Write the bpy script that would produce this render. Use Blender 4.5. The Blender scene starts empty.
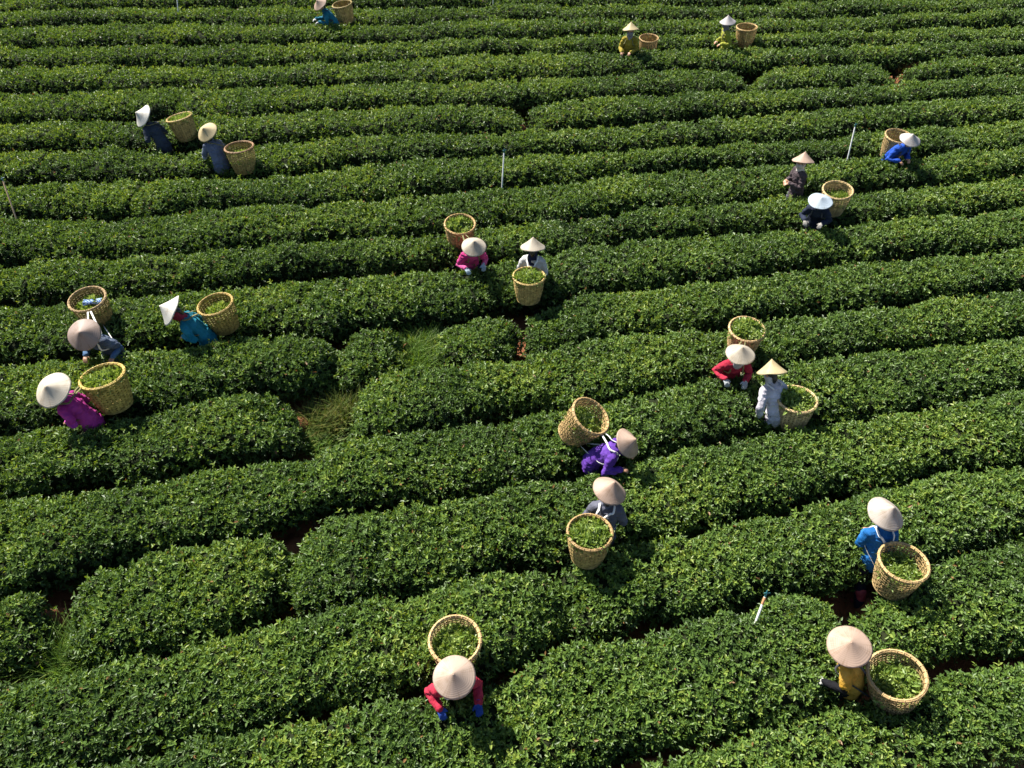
import bpy, bmesh, math, random
import numpy as np
from mathutils import Vector, Matrix, noise as mnoise

random.seed(7)
rng = np.random.default_rng(11)
R = math.radians
scene = bpy.context.scene
COL = scene.collection

# ------------------------------------------------------------------ camera
CW, CH = 1024, 768
FPX = 779.0
PITCH = R(44.5)
CAM_Z = 9.45
cd = bpy.data.cameras.new('camera')
cam = bpy.data.objects.new('camera', cd)
COL.objects.link(cam)
cam.location = (0, 0, CAM_Z)
cam.rotation_euler = (R(90) - PITCH, 0, 0)
cd.sensor_width = 36.0
cd.lens = FPX / CW * 36.0
cd.clip_start = 0.1
cd.clip_end = 500
scene.camera = cam
SP, CP = math.sin(PITCH), math.cos(PITCH)

def unproj(x, y, z):
    """photograph pixel -> world point on the level z"""
    u, v = x - 512.0, y - 384.0
    den = FPX * SP + v * CP
    t = (CAM_Z - z) / den
    return Vector((u * t, (FPX * CP - v * SP) * t, z))

def proj(P):
    x, y, z = P[..., 0], P[..., 1], P[..., 2] - CAM_Z
    d = y * CP - z * SP
    up = y * SP + z * CP
    return 512 + FPX * x / d, 384 - FPX * up / d, d

# ------------------------------------------------------------------ noise
def _hash(i, j, k, s):
    h = (i.astype(np.int64) * 374761393 + j.astype(np.int64) * 668265263
         + k.astype(np.int64) * 2147483647 + s * 144665) & 0xffffffff
    h = ((h ^ (h >> 13)) * 1274126177) & 0xffffffff
    h = (h ^ (h >> 16)) & 0xffffffff
    h = (h * 2246822519) & 0xffffffff
    h = (h ^ (h >> 15)) & 0xffffffff
    return h / 4294967295.0

def vnoise(x, y, z, seed=0):
    """value noise in -1..1"""
    xi, yi, zi = np.floor(x), np.floor(y), np.floor(z)
    fx, fy, fz = x - xi, y - yi, z - zi
    fx, fy, fz = [f * f * (3 - 2 * f) for f in (fx, fy, fz)]
    r = 0
    for a in (0, 1):
        for b in (0, 1):
            for c in (0, 1):
                w = (fx if a else 1 - fx) * (fy if b else 1 - fy) * (fz if c else 1 - fz)
                r = r + w * _hash(xi + a, yi + b, zi + c, seed)
    return r * 2 - 1

# ------------------------------------------------------------------ materials
def new_mat(name):
    m = bpy.data.materials.new(name)
    m.use_nodes = True
    nt = m.node_tree
    b = nt.nodes['Principled BSDF']
    return m, nt, b

def ramp(nt, stops):
    n = nt.nodes.new('ShaderNodeValToRGB')
    e = n.color_ramp.elements
    e[0].position, e[0].color = stops[0][0], (*stops[0][1], 1)
    e[1].position, e[1].color = stops[-1][0], (*stops[-1][1], 1)
    for p, c in stops[1:-1]:
        k = e.new(p)
        k.color = (*c, 1)
    return n

def leaf_material(name, stops, rough=0.36, transl=0.22, spec=0.5):
    m, nt, b = new_mat(name)
    a = nt.nodes.new('ShaderNodeAttribute')
    a.attribute_name = 'tone'
    r = ramp(nt, stops)
    nt.links.new(a.outputs['Fac'], r.inputs['Fac'])
    nt.links.new(r.outputs['Color'], b.inputs['Base Color'])
    b.inputs['Roughness'].default_value = rough
    b.inputs['Specular IOR Level'].default_value = spec
    t = nt.nodes.new('ShaderNodeBsdfTranslucent')
    h = nt.nodes.new('ShaderNodeHueSaturation')
    h.inputs['Hue'].default_value = 0.48
    h.inputs['Saturation'].default_value = 1.15
    h.inputs['Value'].default_value = 1.5
    nt.links.new(r.outputs['Color'], h.inputs['Color'])
    nt.links.new(h.outputs['Color'], t.inputs['Color'])
    mx = nt.nodes.new('ShaderNodeMixShader')
    mx.inputs['Fac'].default_value = transl
    nt.links.new(b.outputs['BSDF'], mx.inputs[1])
    nt.links.new(t.outputs['BSDF'], mx.inputs[2])
    nt.links.new(mx.outputs['Shader'], nt.nodes['Material Output'].inputs['Surface'])
    return m

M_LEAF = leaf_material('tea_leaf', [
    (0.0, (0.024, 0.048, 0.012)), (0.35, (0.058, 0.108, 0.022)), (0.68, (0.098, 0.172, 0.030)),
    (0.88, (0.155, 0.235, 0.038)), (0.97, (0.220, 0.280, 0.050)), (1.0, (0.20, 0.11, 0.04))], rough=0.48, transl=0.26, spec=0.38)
M_PICK = leaf_material('picked_tea_leaf', [
    (0.0, (0.05, 0.095, 0.018)), (0.5, (0.16, 0.25, 0.045)), (1.0, (0.32, 0.40, 0.12))], rough=0.42, transl=0.28)
M_DRY = leaf_material('dry_leaf', [
    (0.0, (0.05, 0.028, 0.012)), (0.5, (0.13, 0.075, 0.03)), (1.0, (0.26, 0.17, 0.07))], rough=0.7, transl=0.1, spec=0.2)
M_GRASS = leaf_material('grass_blade', [
    (0.0, (0.04, 0.085, 0.012)), (0.6, (0.10, 0.19, 0.025)), (1.0, (0.20, 0.23, 0.05))], rough=0.5, transl=0.3, spec=0.3)
M_WEED = leaf_material('weed_blade', [
    (0.0, (0.04, 0.075, 0.012)), (0.55, (0.10, 0.14, 0.022)), (1.0, (0.20, 0.16, 0.05))], rough=0.6, transl=0.25, spec=0.25)

def noise_mat(name, c1, c2, scale, rough=0.8, bump=0.0, bscale=60, spec=0.3, detail=6):
    m, nt, b = new_mat(name)
    tc = nt.nodes.new('ShaderNodeTexCoord')
    n = nt.nodes.new('ShaderNodeTexNoise')
    n.inputs['Scale'].default_value = scale
    n.inputs['Detail'].default_value = detail
    nt.links.new(tc.outputs['Object'], n.inputs['Vector'])
    r = ramp(nt, [(0.32, c1), (0.68, c2)])
    nt.links.new(n.outputs['Fac'], r.inputs['Fac'])
    nt.links.new(r.outputs['Color'], b.inputs['Base Color'])
    b.inputs['Roughness'].default_value = rough
    b.inputs['Specular IOR Level'].default_value = spec
    if bump:
        n2 = nt.nodes.new('ShaderNodeTexNoise')
        n2.inputs['Scale'].default_value = bscale
        n2.inputs['Detail'].default_value = 5
        nt.links.new(tc.outputs['Object'], n2.inputs['Vector'])
        bp = nt.nodes.new('ShaderNodeBump')
        bp.inputs['Strength'].default_value = bump
        bp.inputs['Distance'].default_value = 0.02
        nt.links.new(n2.outputs['Fac'], bp.inputs['Height'])
        nt.links.new(bp.outputs['Normal'], b.inputs['Normal'])
    return m

M_CORE = noise_mat('hedge_interior', (0.008, 0.014, 0.005), (0.020, 0.024, 0.010), 9, 0.95, 0.8, 30, 0.1)  # inner twigs and leaves, with the shadow inside put into the near-black colour
M_WOOD = noise_mat('tea_wood', (0.05, 0.035, 0.022), (0.13, 0.10, 0.07), 14, 0.9, 0.4, 40, 0.15)
M_SOIL = noise_mat('red_soil', (0.12, 0.045, 0.022), (0.30, 0.125, 0.065), 2.2, 0.97, 1.0, 26, 0.1, 9)
M_SKIN = noise_mat('skin', (0.33, 0.17, 0.10), (0.42, 0.23, 0.14), 12, 0.5, 0, 60, 0.4)
M_HAIR = noise_mat('black_hair', (0.008, 0.007, 0.006), (0.02, 0.016, 0.013), 30, 0.45, 0, 60, 0.5)
M_EYE = noise_mat('dark_eye', (0.01, 0.008, 0.006), (0.02, 0.014, 0.01), 30, 0.2, 0, 60, 0.5)

_cloth = {}
def cloth(c, rough=0.85):
    key = tuple(c)
    if key not in _cloth:
        c = tuple(x * 0.84 for x in c); g = sum(c) / 3
        c1 = tuple(x * 0.62 for x in c)
        c2 = tuple(min(1, x * 1.0 + g * 0.14) for x in c)
        _cloth[key] = noise_mat('cloth', c1, c2, 5, rough, 0.7, 28, 0.2)
    return _cloth[key]

_hatm = {}
def hat_mat(c):
    key = tuple(c)
    if key in _hatm:
        return _hatm[key]
    c = tuple(x * 0.95 for x in c)
    m, nt, b = new_mat('palm_leaf_hat')
    tc = nt.nodes.new('ShaderNodeTexCoord')
    sep = nt.nodes.new('ShaderNodeSeparateXYZ')
    nt.links.new(tc.outputs['Object'], sep.inputs[0])
    # stitched rings run round the cone, palm strips run down it
    w = nt.nodes.new('ShaderNodeMath'); w.operation = 'MULTIPLY'
    w.inputs[1].default_value = 2 * math.pi / 0.0115
    nt.links.new(sep.outputs['Z'], w.inputs[0])
    s = nt.nodes.new('ShaderNodeMath'); s.operation = 'SINE'
    nt.links.new(w.outputs[0], s.inputs[0])
    at = nt.nodes.new('ShaderNodeMath'); at.operation = 'ARCTAN2'
    nt.links.new(sep.outputs['Y'], at.inputs[0]); nt.links.new(sep.outputs['X'], at.inputs[1])
    cmb = nt.nodes.new('ShaderNodeCombineXYZ')
    nt.links.new(at.outputs[0], cmb.inputs['X'])
    n = nt.nodes.new('ShaderNodeTexNoise'); n.inputs['Scale'].default_value = 11; n.inputs['Detail'].default_value = 5
    nt.links.new(cmb.outputs[0], n.inputs['Vector'])
    n2 = nt.nodes.new('ShaderNodeTexNoise'); n2.inputs['Scale'].default_value = 9; n2.inputs['Detail'].default_value = 6
    nt.links.new(tc.outputs['Object'], n2.inputs['Vector'])
    ad = nt.nodes.new('ShaderNodeMath'); ad.operation = 'ADD'
    nt.links.new(n.outputs['Fac'], ad.inputs[0]); nt.links.new(n2.outputs['Fac'], ad.inputs[1])
    hf = nt.nodes.new('ShaderNodeMath'); hf.operation = 'MULTIPLY'; hf.inputs[1].default_value = 0.5
    nt.links.new(ad.outputs[0], hf.inputs[0])
    r = ramp(nt, [(0.34, (c[0] * 0.66, c[1] * 0.60, c[2] * 0.50)), (0.50, c), (0.75, tuple(min(0.9, x * 1.08) for x in c))])
    nt.links.new(hf.outputs[0], r.inputs['Fac'])
    nt.links.new(r.outputs['Color'], b.inputs['Base Color'])
    b.inputs['Roughness'].default_value = 0.55
    b.inputs['Specular IOR Level'].default_value = 0.35
    bp = nt.nodes.new('ShaderNodeBump'); bp.inputs['Strength'].default_value = 0.16; bp.inputs['Distance'].default_value = 0.003
    nt.links.new(s.outputs[0], bp.inputs['Height'])
    nt.links.new(bp.outputs['Normal'], b.inputs['Normal'])
    tl = nt.nodes.new('ShaderNodeBsdfTranslucent')
    nt.links.new(r.outputs['Color'], tl.inputs['Color'])
    mx = nt.nodes.new('ShaderNodeMixShader'); mx.inputs['Fac'].default_value = 0.22
    nt.links.new(b.outputs['BSDF'], mx.inputs[1]); nt.links.new(tl.outputs['BSDF'], mx.inputs[2])
    nt.links.new(mx.outputs['Shader'], nt.nodes['Material Output'].inputs['Surface'])
    _hatm[key] = m
    return m

_bam = {}
def bamboo(c):
    key = tuple(c)
    if key not in _bam:
        _bam[key] = noise_mat('bamboo_strip', tuple(x * 0.56 for x in c), tuple(min(1, x * 1.28) for x in c), 13, 0.55, 0.3, 70, 0.35)
    return _bam[key]

M_STRAP = noise_mat('white_strap', (0.62, 0.60, 0.56), (0.78, 0.76, 0.72), 20, 0.8, 0.2, 80, 0.2)
M_PVC = noise_mat('white_pipe', (0.62, 0.62, 0.60), (0.80, 0.80, 0.78), 8, 0.4, 0, 60, 0.5)
M_STICK = noise_mat('brown_pipe', (0.42, 0.28, 0.16), (0.55, 0.38, 0.24), 8, 0.6, 0, 60, 0.3)
M_TEAL = noise_mat('dark_teal_plastic', (0.01, 0.07, 0.08), (0.02, 0.12, 0.13), 10, 0.4, 0, 60, 0.5)
M_COPPER = noise_mat('orange_fitting', (0.42, 0.20, 0.09), (0.55, 0.28, 0.14), 10, 0.5, 0, 60, 0.4)

# ------------------------------------------------------------------ object helpers
def mesh_obj(name, me, mats, parent=None):
    o = bpy.data.objects.new(name, me)
    COL.objects.link(o)
    for m in (mats if isinstance(mats, (list, tuple)) else [mats]):
        me.materials.append(m)
    if parent is not None:
        o.parent = parent
    return o

def tag(o, label, cat, group=None, kind=None):
    if label: o['label'] = label
    if cat: o['category'] = cat
    if group: o['group'] = group
    if kind: o['kind'] = kind
    return o

def empty(name, loc, rz=0.0):
    o = bpy.data.objects.new(name, None)
    COL.objects.link(o)
    o.location = loc
    o.rotation_euler = (0, 0, rz)
    o.empty_display_size = 0.2
    return o

def quads_mesh(name, V, Q, tone=None, matidx=None, smooth=False):
    """V (n,3), Q (m,4) -> mesh, fast"""
    me = bpy.data.meshes.new(name)
    nv, nq = len(V), len(Q)
    me.vertices.add(nv)
    me.vertices.foreach_set('co', np.ascontiguousarray(V, dtype=np.float32).ravel())
    me.loops.add(nq * 4)
    me.loops.foreach_set('vertex_index', np.ascontiguousarray(Q, dtype=np.int32).ravel())
    me.polygons.add(nq)
    me.polygons.foreach_set('loop_start', np.arange(0, nq * 4, 4, dtype=np.int32))
    if matidx is not None:
        me.polygons.foreach_set('material_index', matidx.astype(np.int32))
    me.polygons.foreach_set('use_smooth', np.full(nq, smooth, dtype=bool))
    if tone is not None:
        a = me.attributes.new('tone', 'FLOAT', 'FACE')
        a.data.foreach_set('value', tone.astype(np.float32))
    me.update(calc_edges=True)
    return me

def unit(v):
    return v / np.maximum(np.linalg.norm(v, axis=-1, keepdims=True), 1e-9)

def leaves_geo(P, D, N, L, W, fold=0.25, droop=0.12):
    """leaf blades: base P, direction D, normal N, length L, width W -> 6 verts, 2 quads each"""
    n = len(P)
    S = np.cross(D, N)
    L = L[:, None]; W = W[:, None]
    V = np.empty((n, 6, 3))
    V[:, 0] = P
    V[:, 1] = P + D * L * 0.30 + S * W * 0.46 + N * W * fold
    V[:, 2] = P + D * L * 0.68 + S * W * 0.40 + N * W * fold * 0.7 - N * L * droop * 0.4
    V[:, 3] = P + D * L - N * L * droop
    V[:, 4] = P + D * L * 0.68 - S * W * 0.40 + N * W * fold * 0.7 - N * L * droop * 0.4
    V[:, 5] = P + D * L * 0.30 - S * W * 0.46 + N * W * fold
    base = (np.arange(n) * 6)[:, None]
    Q = np.concatenate([base + np.array([0, 1, 2, 3]), base + np.array([0, 3, 4, 5])], 1).reshape(-1, 4)
    return V.reshape(-1, 3), Q

def shoots(P, N, leaf_len, k=4, up=0.55, jit=0.35):
    """leafy shoots growing out of a surface: k leaves each"""
    n = len(P)
    A = unit(N * 0.55 + np.array([0, 0, up]) + rng.normal(0, jit, (n, 3)))
    ref = unit(rng.normal(0, 1, (n, 3)))
    U = unit(np.cross(A, ref)); Vv = np.cross(A, U)
    Ps, Ds, Ns, Ls, idx = [], [], [], [], []
    for j in range(k):
        ph = j * 2.4 + rng.uniform(-0.5, 0.5, n)
        el = np.radians(rng.uniform(8, 62, n) if j < k - 1 else rng.uniform(40, 85, n))
        rad = U * np.cos(ph)[:, None] + Vv * np.sin(ph)[:, None]
        D = unit(rad * np.cos(el)[:, None] + A * np.sin(el)[:, None])
        Nn = unit(A * np.cos(el)[:, None] - rad * np.sin(el)[:, None] + rng.normal(0, 0.16, (n, 3)))
        Nn = unit(Nn - D * np.sum(Nn * D, 1, keepdims=True))
        Ps.append(P + A * (leaf_len * (0.18 * j))[:, None])
        Ds.append(D); Ns.append(Nn)
        Ls.append(leaf_len * rng.uniform(0.72, 1.18, n) * (1.05 if j < k - 1 else 0.75))
        idx.append(np.arange(n))
    return (np.concatenate(Ps), np.concatenate(Ds), np.concatenate(Ns), np.concatenate(Ls), np.concatenate(idx))

class MB:
    """collects closed tubes, boxes, strips for one mesh"""
    def __init__(self):
        self.v, self.f = [], []
    def ring_tube(self, pts, rads, side=None, n=10, cap=True):
        """elliptical loft through pts; rads = (rx along side, ry) ; rounded ends"""
        pts = [Vector(p) for p in pts]
        rads = [(r, r) if not isinstance(r, tuple) else r for r in rads]
        m = len(pts)
        tans = []
        for i in range(m):
            a = pts[max(0, i - 1)]; b = pts[min(m - 1, i + 1)]
            tans.append((b - a).normalized())
        sd = Vector(side) if side is not None else None
        if sd is None:
            t = tans[0]
            sd = Vector((1, 0, 0)) if abs(t.x) < 0.8 else Vector((0, 1, 0))
        rings = []
        if cap:
            r0 = rads[0]; rr = min(r0)
            st = [(pts[0] - tans[0] * rr * 0.9, (r0[0] * 0.35, r0[1] * 0.35), tans[0]),
                  (pts[0] - tans[0] * rr * 0.6, (r0[0] * 0.75, r0[1] * 0.75), tans[0])]
            r1 = rads[-1]; rr = min(r1)
            en = [(pts[-1] + tans[-1] * rr * 0.6, (r1[0] * 0.75, r1[1] * 0.75), tans[-1]),
                  (pts[-1] + tans[-1] * rr * 0.9, (r1[0] * 0.35, r1[1] * 0.35), tans[-1])]
        else:
            st, en = [], []
        seq = st + [(pts[i], rads[i], tans[i]) for i in range(m)] + en
        base = len(self.v)
        for p, r, t in seq:
            s = (sd - t * sd.dot(t))
            if s.length < 1e-5:
                s = t.orthogonal()
            s.normalize()
            u = t.cross(s)
            for k in range(n):
                a = 2 * math.pi * k / n
                self.v.append(p + s * (math.cos(a) * r[0]) + u * (math.sin(a) * r[1]))
            if side is None:
                sd = s
        for i in range(len(seq) - 1):
            for k in range(n):
                a = base + i * n + k; b = base + i * n + (k + 1) % n
                self.f.append((a, b, b + n, a + n))
        self.f.append(tuple(base + k for k in range(n - 1, -1, -1)))
        e = base + (len(seq) - 1) * n
        self.f.append(tuple(e + k for k in range(n)))
        return self
    def ellipsoid(self, c, axes, rr, n=14, m=9):
        """axes: three unit vectors, rr radii"""
        c = Vector(c); A = [Vector(a) for a in axes]
        base = len(self.v)
        for i in range(m + 1):
            th = math.pi * (i + 0.001) / (m + 0.002)
            for k in range(n):
                ph = 2 * math.pi * k / n
                self.v.append(c + A[0] * (rr[0] * math.sin(th) * math.cos(ph)) + A[1] * (rr[1] * math.sin(th) * math.sin(ph)) - A[2] * (rr[2] * math.cos(th)))
        for i in range(m):
            for k in range(n):
                a = base + i * n + k; b = base + i * n + (k + 1) % n
                self.f.append((a, b, b + n, a + n))
        self.f.append(tuple(base + k for k in range(n - 1, -1, -1)))
        e = base + m * n
        self.f.append(tuple(e + k for k in range(n)))
        return self
    def lathe(self, prof, n=48, closed=False):
        """prof: list of (r, z); closed joins last to first"""
        base = len(self.v); m = len(prof)
        for r, z in prof:
            for k in range(n):
                a = 2 * math.pi * k / n
                self.v.append(Vector((r * math.cos(a), r * math.sin(a), z)))
        for i in range(m if closed else m - 1):
            i2 = (i + 1) % m
            for k in range(n):
                k2 = (k + 1) % n
                self.f.append((base + i * n + k, base + i * n + k2, base + i2 * n + k2, base + i2 * n + k))
        return self
    def ribbon(self, pts, nrm, w, t, closed=False):
        """flat strip: width along cross(tangent, normal), thickness along the normal"""
        m = len(pts); base = len(self.v)
        for i in range(m):
            if closed:
                tg = pts[(i + 1) % m] - pts[i - 1]
            else:
                tg = pts[min(m - 1, i + 1)] - pts[max(0, i - 1)]
            tg.normalize()
            nn = nrm[i] - tg * nrm[i].dot(tg); nn.normalize()
            s = tg.cross(nn)
            for a, b in ((-1, -1), (1, -1), (1, 1), (-1, 1)):
                self.v.append(pts[i] + s * (a * w / 2) + nn * (b * t / 2))
        for i in range(m if closed else m - 1):
            i2 = (i + 1) % m
            for k in range(4):
                k2 = (k + 1) % 4
                self.f.append((base + i * 4 + k, base + i * 4 + k2, base + i2 * 4 + k2, base + i2 * 4 + k))
        if not closed:
            self.f.append((base + 3, base + 2, base + 1, base))
            e = base + (m - 1) * 4
            self.f.append((e, e + 1, e + 2, e + 3))
        return self
    def mesh(self, name, smooth=True):
        me = bpy.data.meshes.new(name)
        me.from_pydata([tuple(v) for v in self.v], [], self.f)
        me.validate()
        me.polygons.foreach_set('use_smooth', [smooth] * len(me.polygons))
        me.update()
        return me

def remeshed(mb, name, voxel, smooth_it=4, folds=0.0, ffreq=9.0, seed=0):
    """one continuous surface out of overlapping lofts"""
    me = mb.mesh('tmp_' + name)
    o = bpy.data.objects.new('tmp', me)
    COL.objects.link(o)
    md = o.modifiers.new('r', 'REMESH'); md.mode = 'VOXEL'; md.voxel_size = voxel; md.use_smooth_shade = True
    ms = o.modifiers.new('s', 'SMOOTH'); ms.factor = 0.5; ms.iterations = smooth_it
    dg = bpy.context.evaluated_depsgraph_get()
    out = bpy.data.meshes.new_from_object(o.evaluated_get(dg))
    bpy.data.objects.remove(o)
    bpy.data.meshes.remove(me)
    out.name = name
    if folds:
        n = len(out.vertices)
        co = np.empty(n * 3, dtype=np.float32); out.vertices.foreach_get('co', co)
        nr = np.empty(n * 3, dtype=np.float32); out.vertices.foreach_get('normal', nr)
        co = co.reshape(-1, 3); nr = nr.reshape(-1, 3)
        f = ffreq
        # ridged creases, stretched along the body
        n1 = 1 - np.abs(vnoise(co[:, 0] * f, co[:, 1] * f, co[:, 2] * f * 1.9, seed)) * 2
        n2 = vnoise(co[:, 0] * f * 2.3, co[:, 1] * f * 2.3, co[:, 2] * f * 2.3, seed + 3)
        co = co + nr * (folds * (0.7 * n1 + 0.5 * n2))[:, None]
        out.vertices.foreach_set('co', co.astype(np.float32).ravel())
        out.update()
    out.polygons.foreach_set('use_smooth', [True] * len(out.polygons))
    return out

# ================================================================== GROUND
def build_ground():
    n = 120
    g = np.linspace(-1, 1, n)
    xs = np.sign(g) * (np.abs(g) ** 2.2) * 150
    ys = 12 + np.sign(g) * (np.abs(g) ** 2.2) * 150
    X, Y = np.meshgrid(xs, ys, indexing='ij')
    Z = 0.035 * vnoise(X * 1.3, Y * 1.3, X * 0, 5)
    V = np.stack([X, Y, Z - 0.02], -1).reshape(-1, 3)
    i, j = np.meshgrid(np.arange(n - 1), np.arange(n - 1), indexing='ij')
    a = (i * n + j).ravel()
    Q = np.stack([a, a + n, a + n + 1, a + 1], 1)
    me = quads_mesh('ground', V, Q, smooth=True)
    o = mesh_obj('ground', me, M_SOIL)
    tag(o, None, None, kind='structure')
build_ground()

# ================================================================== ROWS (traced far top edges, pixels of the photograph)
HTOP = 0.80
ROWS = {
 0: [(0,-6),(256,-13),(512,-14),(768,-14),(1024,-20)],
 1: [(0,12),(128,7),(256,6),(384,6),(512,5),(640,5),(768,5),(896,0),(1024,-4)],
 2: [(0,28),(64,24),(128,22),(256,24),(384,24),(512,20),(640,19),(768,18),(918,14),(1024,10)],
 3: [(0,47),(128,44.5),(256,43.5),(384,42),(512,38),(612,35),(768,34),(868,32),(918,27),(1024,24)],
 4: [(0,67),(128,65),(256,64),(384,60),(456,54),(512,53),(640,51),(768,47),(896,45),(1024,40)],
 5: [(0,92),(128,89.5),(256,85),(384,82),(512,78),(587,75),(682,70),(768,67),(868,62),(915,60),(1024,54)],
 6: [(0,121),(128,119),(256,115),(320,109),(384,106),(512,103),(612,96),(672,94),(768,90),(850,85),(918,80),(1024,73)],
 7: [(0,149),(128,147),(200,149),(256,142),(384,135),(512,129),(570,127),(640,122),(712,117),(768,113),(855,107),(896,105),(943,100),(1024,96)],
 8: [(0,184),(128,179),(256,178),(288,174),(384,163),(512,154.5),(640,150),(712,144),(768,141.5),(843,135),(893,127),(928,125),(1024,120)],
 9: [(0,217),(64,216),(128,217),(150,214),(256,207),(384,199),(456,190),(512,185.5),(597,180),(640,172),(672,168),(768,164.5),(830,160),(868,155),(918,155),(968,150),(1024,147)],
 10: [(0,263),(128,256),(256,246),(384,237),(441,233),(512,222),(624,213),(768,197),(853,190),(918,185),(1024,175)],
 11: [(0,307),(128,294),(192,288),(256,283),(291,278),(384,272),(431,267),(512,257),(545,252),(640,238),(768,231),(850,223),(938,216),(1024,206)],
 12: [(0,364),(64,360),(128,352),(150,347),(256,336),(320,336),(373,323),(441,314),(512,306),(594,293),(662,286),(768,273),(843,264),(918,256),(980,252),(1024,250)],
 13: [(0,431),(64,421),(125,416),(160,409),(256,391),(285,392),(356,377),(396,366),(512,359),(562,345),(640,332),(727,326),(768,317),(818,312),(880,302),(943,294),(1024,288)],
 14: [(0,498),(64,489),(128,484),(160,476),(256,459),(306,455),(363,437),(416,431),(456,421),(512,414),(617,399),(652,393),(707,379),(788,362),(868,349),(928,342),(1024,333)],
 15: [(0,594),(60,580),(128,554),(160,545),(256,534),(318,514),(396,504),(431,502),(468,494),(512,484),(562,479),(637,464),(687,447),(768,433),(838,421),(893,413),(943,403),(1024,390)],
 16: [(0,677),(64,672),(100,666),(140,656),(212,642),(256,628),(318,609),(376,595),(416,590),(463,578),(512,567),(542,561),(622,544),(672,535),(717,523),(768,514),(793,506),(825,496),(868,489),(908,482),(943,468),(975,463),(1024,464)],
 17: [(0,792),(118,763),(140,756),(192,745),(256,736),(316,718),(356,708),(381,697),(416,690),(470,680),(527,663),(562,645),(587,636),(637,634),(667,630),(724,613),(768,604),(805,593),(850,588),(900,582),(943,563),(978,547),(1024,539)],
 18: [(0,905),(256,850),(512,795),(640,766),(712,750),(768,727),(793,722),(813,712),(850,703),(900,690),(943,676),(968,663),(1024,656)],
 19: [(0,1030),(256,965),(512,905),(768,845),(1024,775)],
}
XG = np.arange(-40, 40, 0.1)
YROW = {}
def _smooth(y, s):
    k = np.exp(-0.5 * (np.arange(-30, 31) / s) ** 2); k /= k.sum()
    return np.convolve(np.pad(y, 30, mode='edge'), k, mode='valid')
for k, pts in ROWS.items():
    p = list(pts)
    (x0, y0), (x1, y1) = p[0], p[min(3, len(p) - 1)]
    (x2, y2), (x3, y3) = p[max(-4, -len(p))], p[-1]
    sl, sr = (y1 - y0) / (x1 - x0), (y3 - y2) / (x3 - x2)
    p = [(-400, y0 - sl * 400), (-150, y0 - sl * 150)] + p + [(1174, y3 + sr * 150), (1424, y3 + sr * 400)]
    w = np.array([list(unproj(x, y, HTOP)) for x, y in p])
    o = np.argsort(w[:, 0])
    YROW[k] = _smooth(np.interp(XG, w[o, 0], w[o, 1]), 2.2)
for k in range(0, 19):          # keep rows from crossing
    YROW[k + 1] = np.minimum(YROW[k + 1], YROW[k] - 0.75)

def row_y(k, X):
    return np.interp(X, XG, YROW[k])

# segments: row -> list of (pixel from, pixel to, label)
BIG = 9999
HEDGES = {
 0: [(-BIG, BIG, 'sliver of tea hedge cut off by the top edge of the photo')],
 1: [(-BIG, BIG, 'thin far tea hedge passing just behind the woman in teal at the top edge')],
 2: [(-BIG, BIG, 'far tea hedge passing directly in front of the woman in teal at the top edge')],
 3: [(-BIG, BIG, 'far tea hedge passing just behind the two women in yellow jackets')],
 4: [(-BIG, BIG, 'far tea hedge passing directly in front of the two women in yellow jackets')],
 5: [(-BIG, 744, 'long far tea hedge ending left of a short spindle-shaped hedge'),
     (762, 894, 'short spindle-shaped tea hedge standing alone between two breaks at upper right'),
     (915, BIG, 'tea hedge beginning right of the dark bushy break at upper right')],
 6: [(-BIG, 524, 'tea hedge right behind the picker in dark navy, ending at a dark break'),
     (533, BIG, 'tea hedge beginning at the dark break in the upper middle and running right')],
 7: [(-BIG, BIG, 'tea hedge in front of the dark navy picker and behind the yellow-hatted grey-blue picker')],
 8: [(-BIG, BIG, 'tea hedge in front of the yellow-hatted grey-blue picker and behind the bright blue jacket')],
 9: [(-BIG, BIG, 'tea hedge in front of the bright blue jacket and behind the standing woman in mauve')],
 10: [(-BIG, BIG, 'tea hedge between the standing woman in mauve and the picker in the pale blue hat')],
 11: [(-BIG, BIG, 'tea hedge in front of the pale blue hat and behind the woman in white')],
 12: [(-BIG, 334, 'tea hedge in front of the teal-sleeved picker at left, ending at a small round bush'),
      (339, 399, 'small round tea bush on its own left of the grass patch'),
      (447, 509, 'short stubby tea hedge between the grass patch and the legs of the woman in white'),
      (538, BIG, 'tea hedge running right from the soil patch by the legs of the woman in white')],
 13: [(-BIG, 278, 'tea hedge in front of the magenta jacket at left, ending at red soil and weeds'),
      (352, BIG, 'tea hedge beginning at the dry weeds and passing behind the red jacket at right')],
 14: [(-BIG, BIG, 'unbroken tea hedge passing in front of the red jacket and behind the purple jacket')],
 15: [(-BIG, 28, 'dark tea bush at the left edge beside a patch of bare red soil'),
      (66, 281, 'broad tea hedge stretch between two red soil breaks at lower left'),
      (299, BIG, 'tea hedge passing in front of the purple jacket and behind the grey jacket')],
 16: [(-BIG, 560, 'broad tea hedge from the left edge passing behind the red jacket with blue gloves'),
      (573, BIG, 'tea hedge beginning below the grey-jacketed picker and passing behind the blue jacket')],
 17: [(-BIG, 855, 'broad tea hedge holding the near white sprinkler, in front of the blue gloves'),
      (884, BIG, 'tea hedge beginning right of the soil strip by the red boots')],
 18: [(-BIG, BIG, 'nearest tea hedge, in the bottom right corner in front of the yellow jacket')],
}

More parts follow.
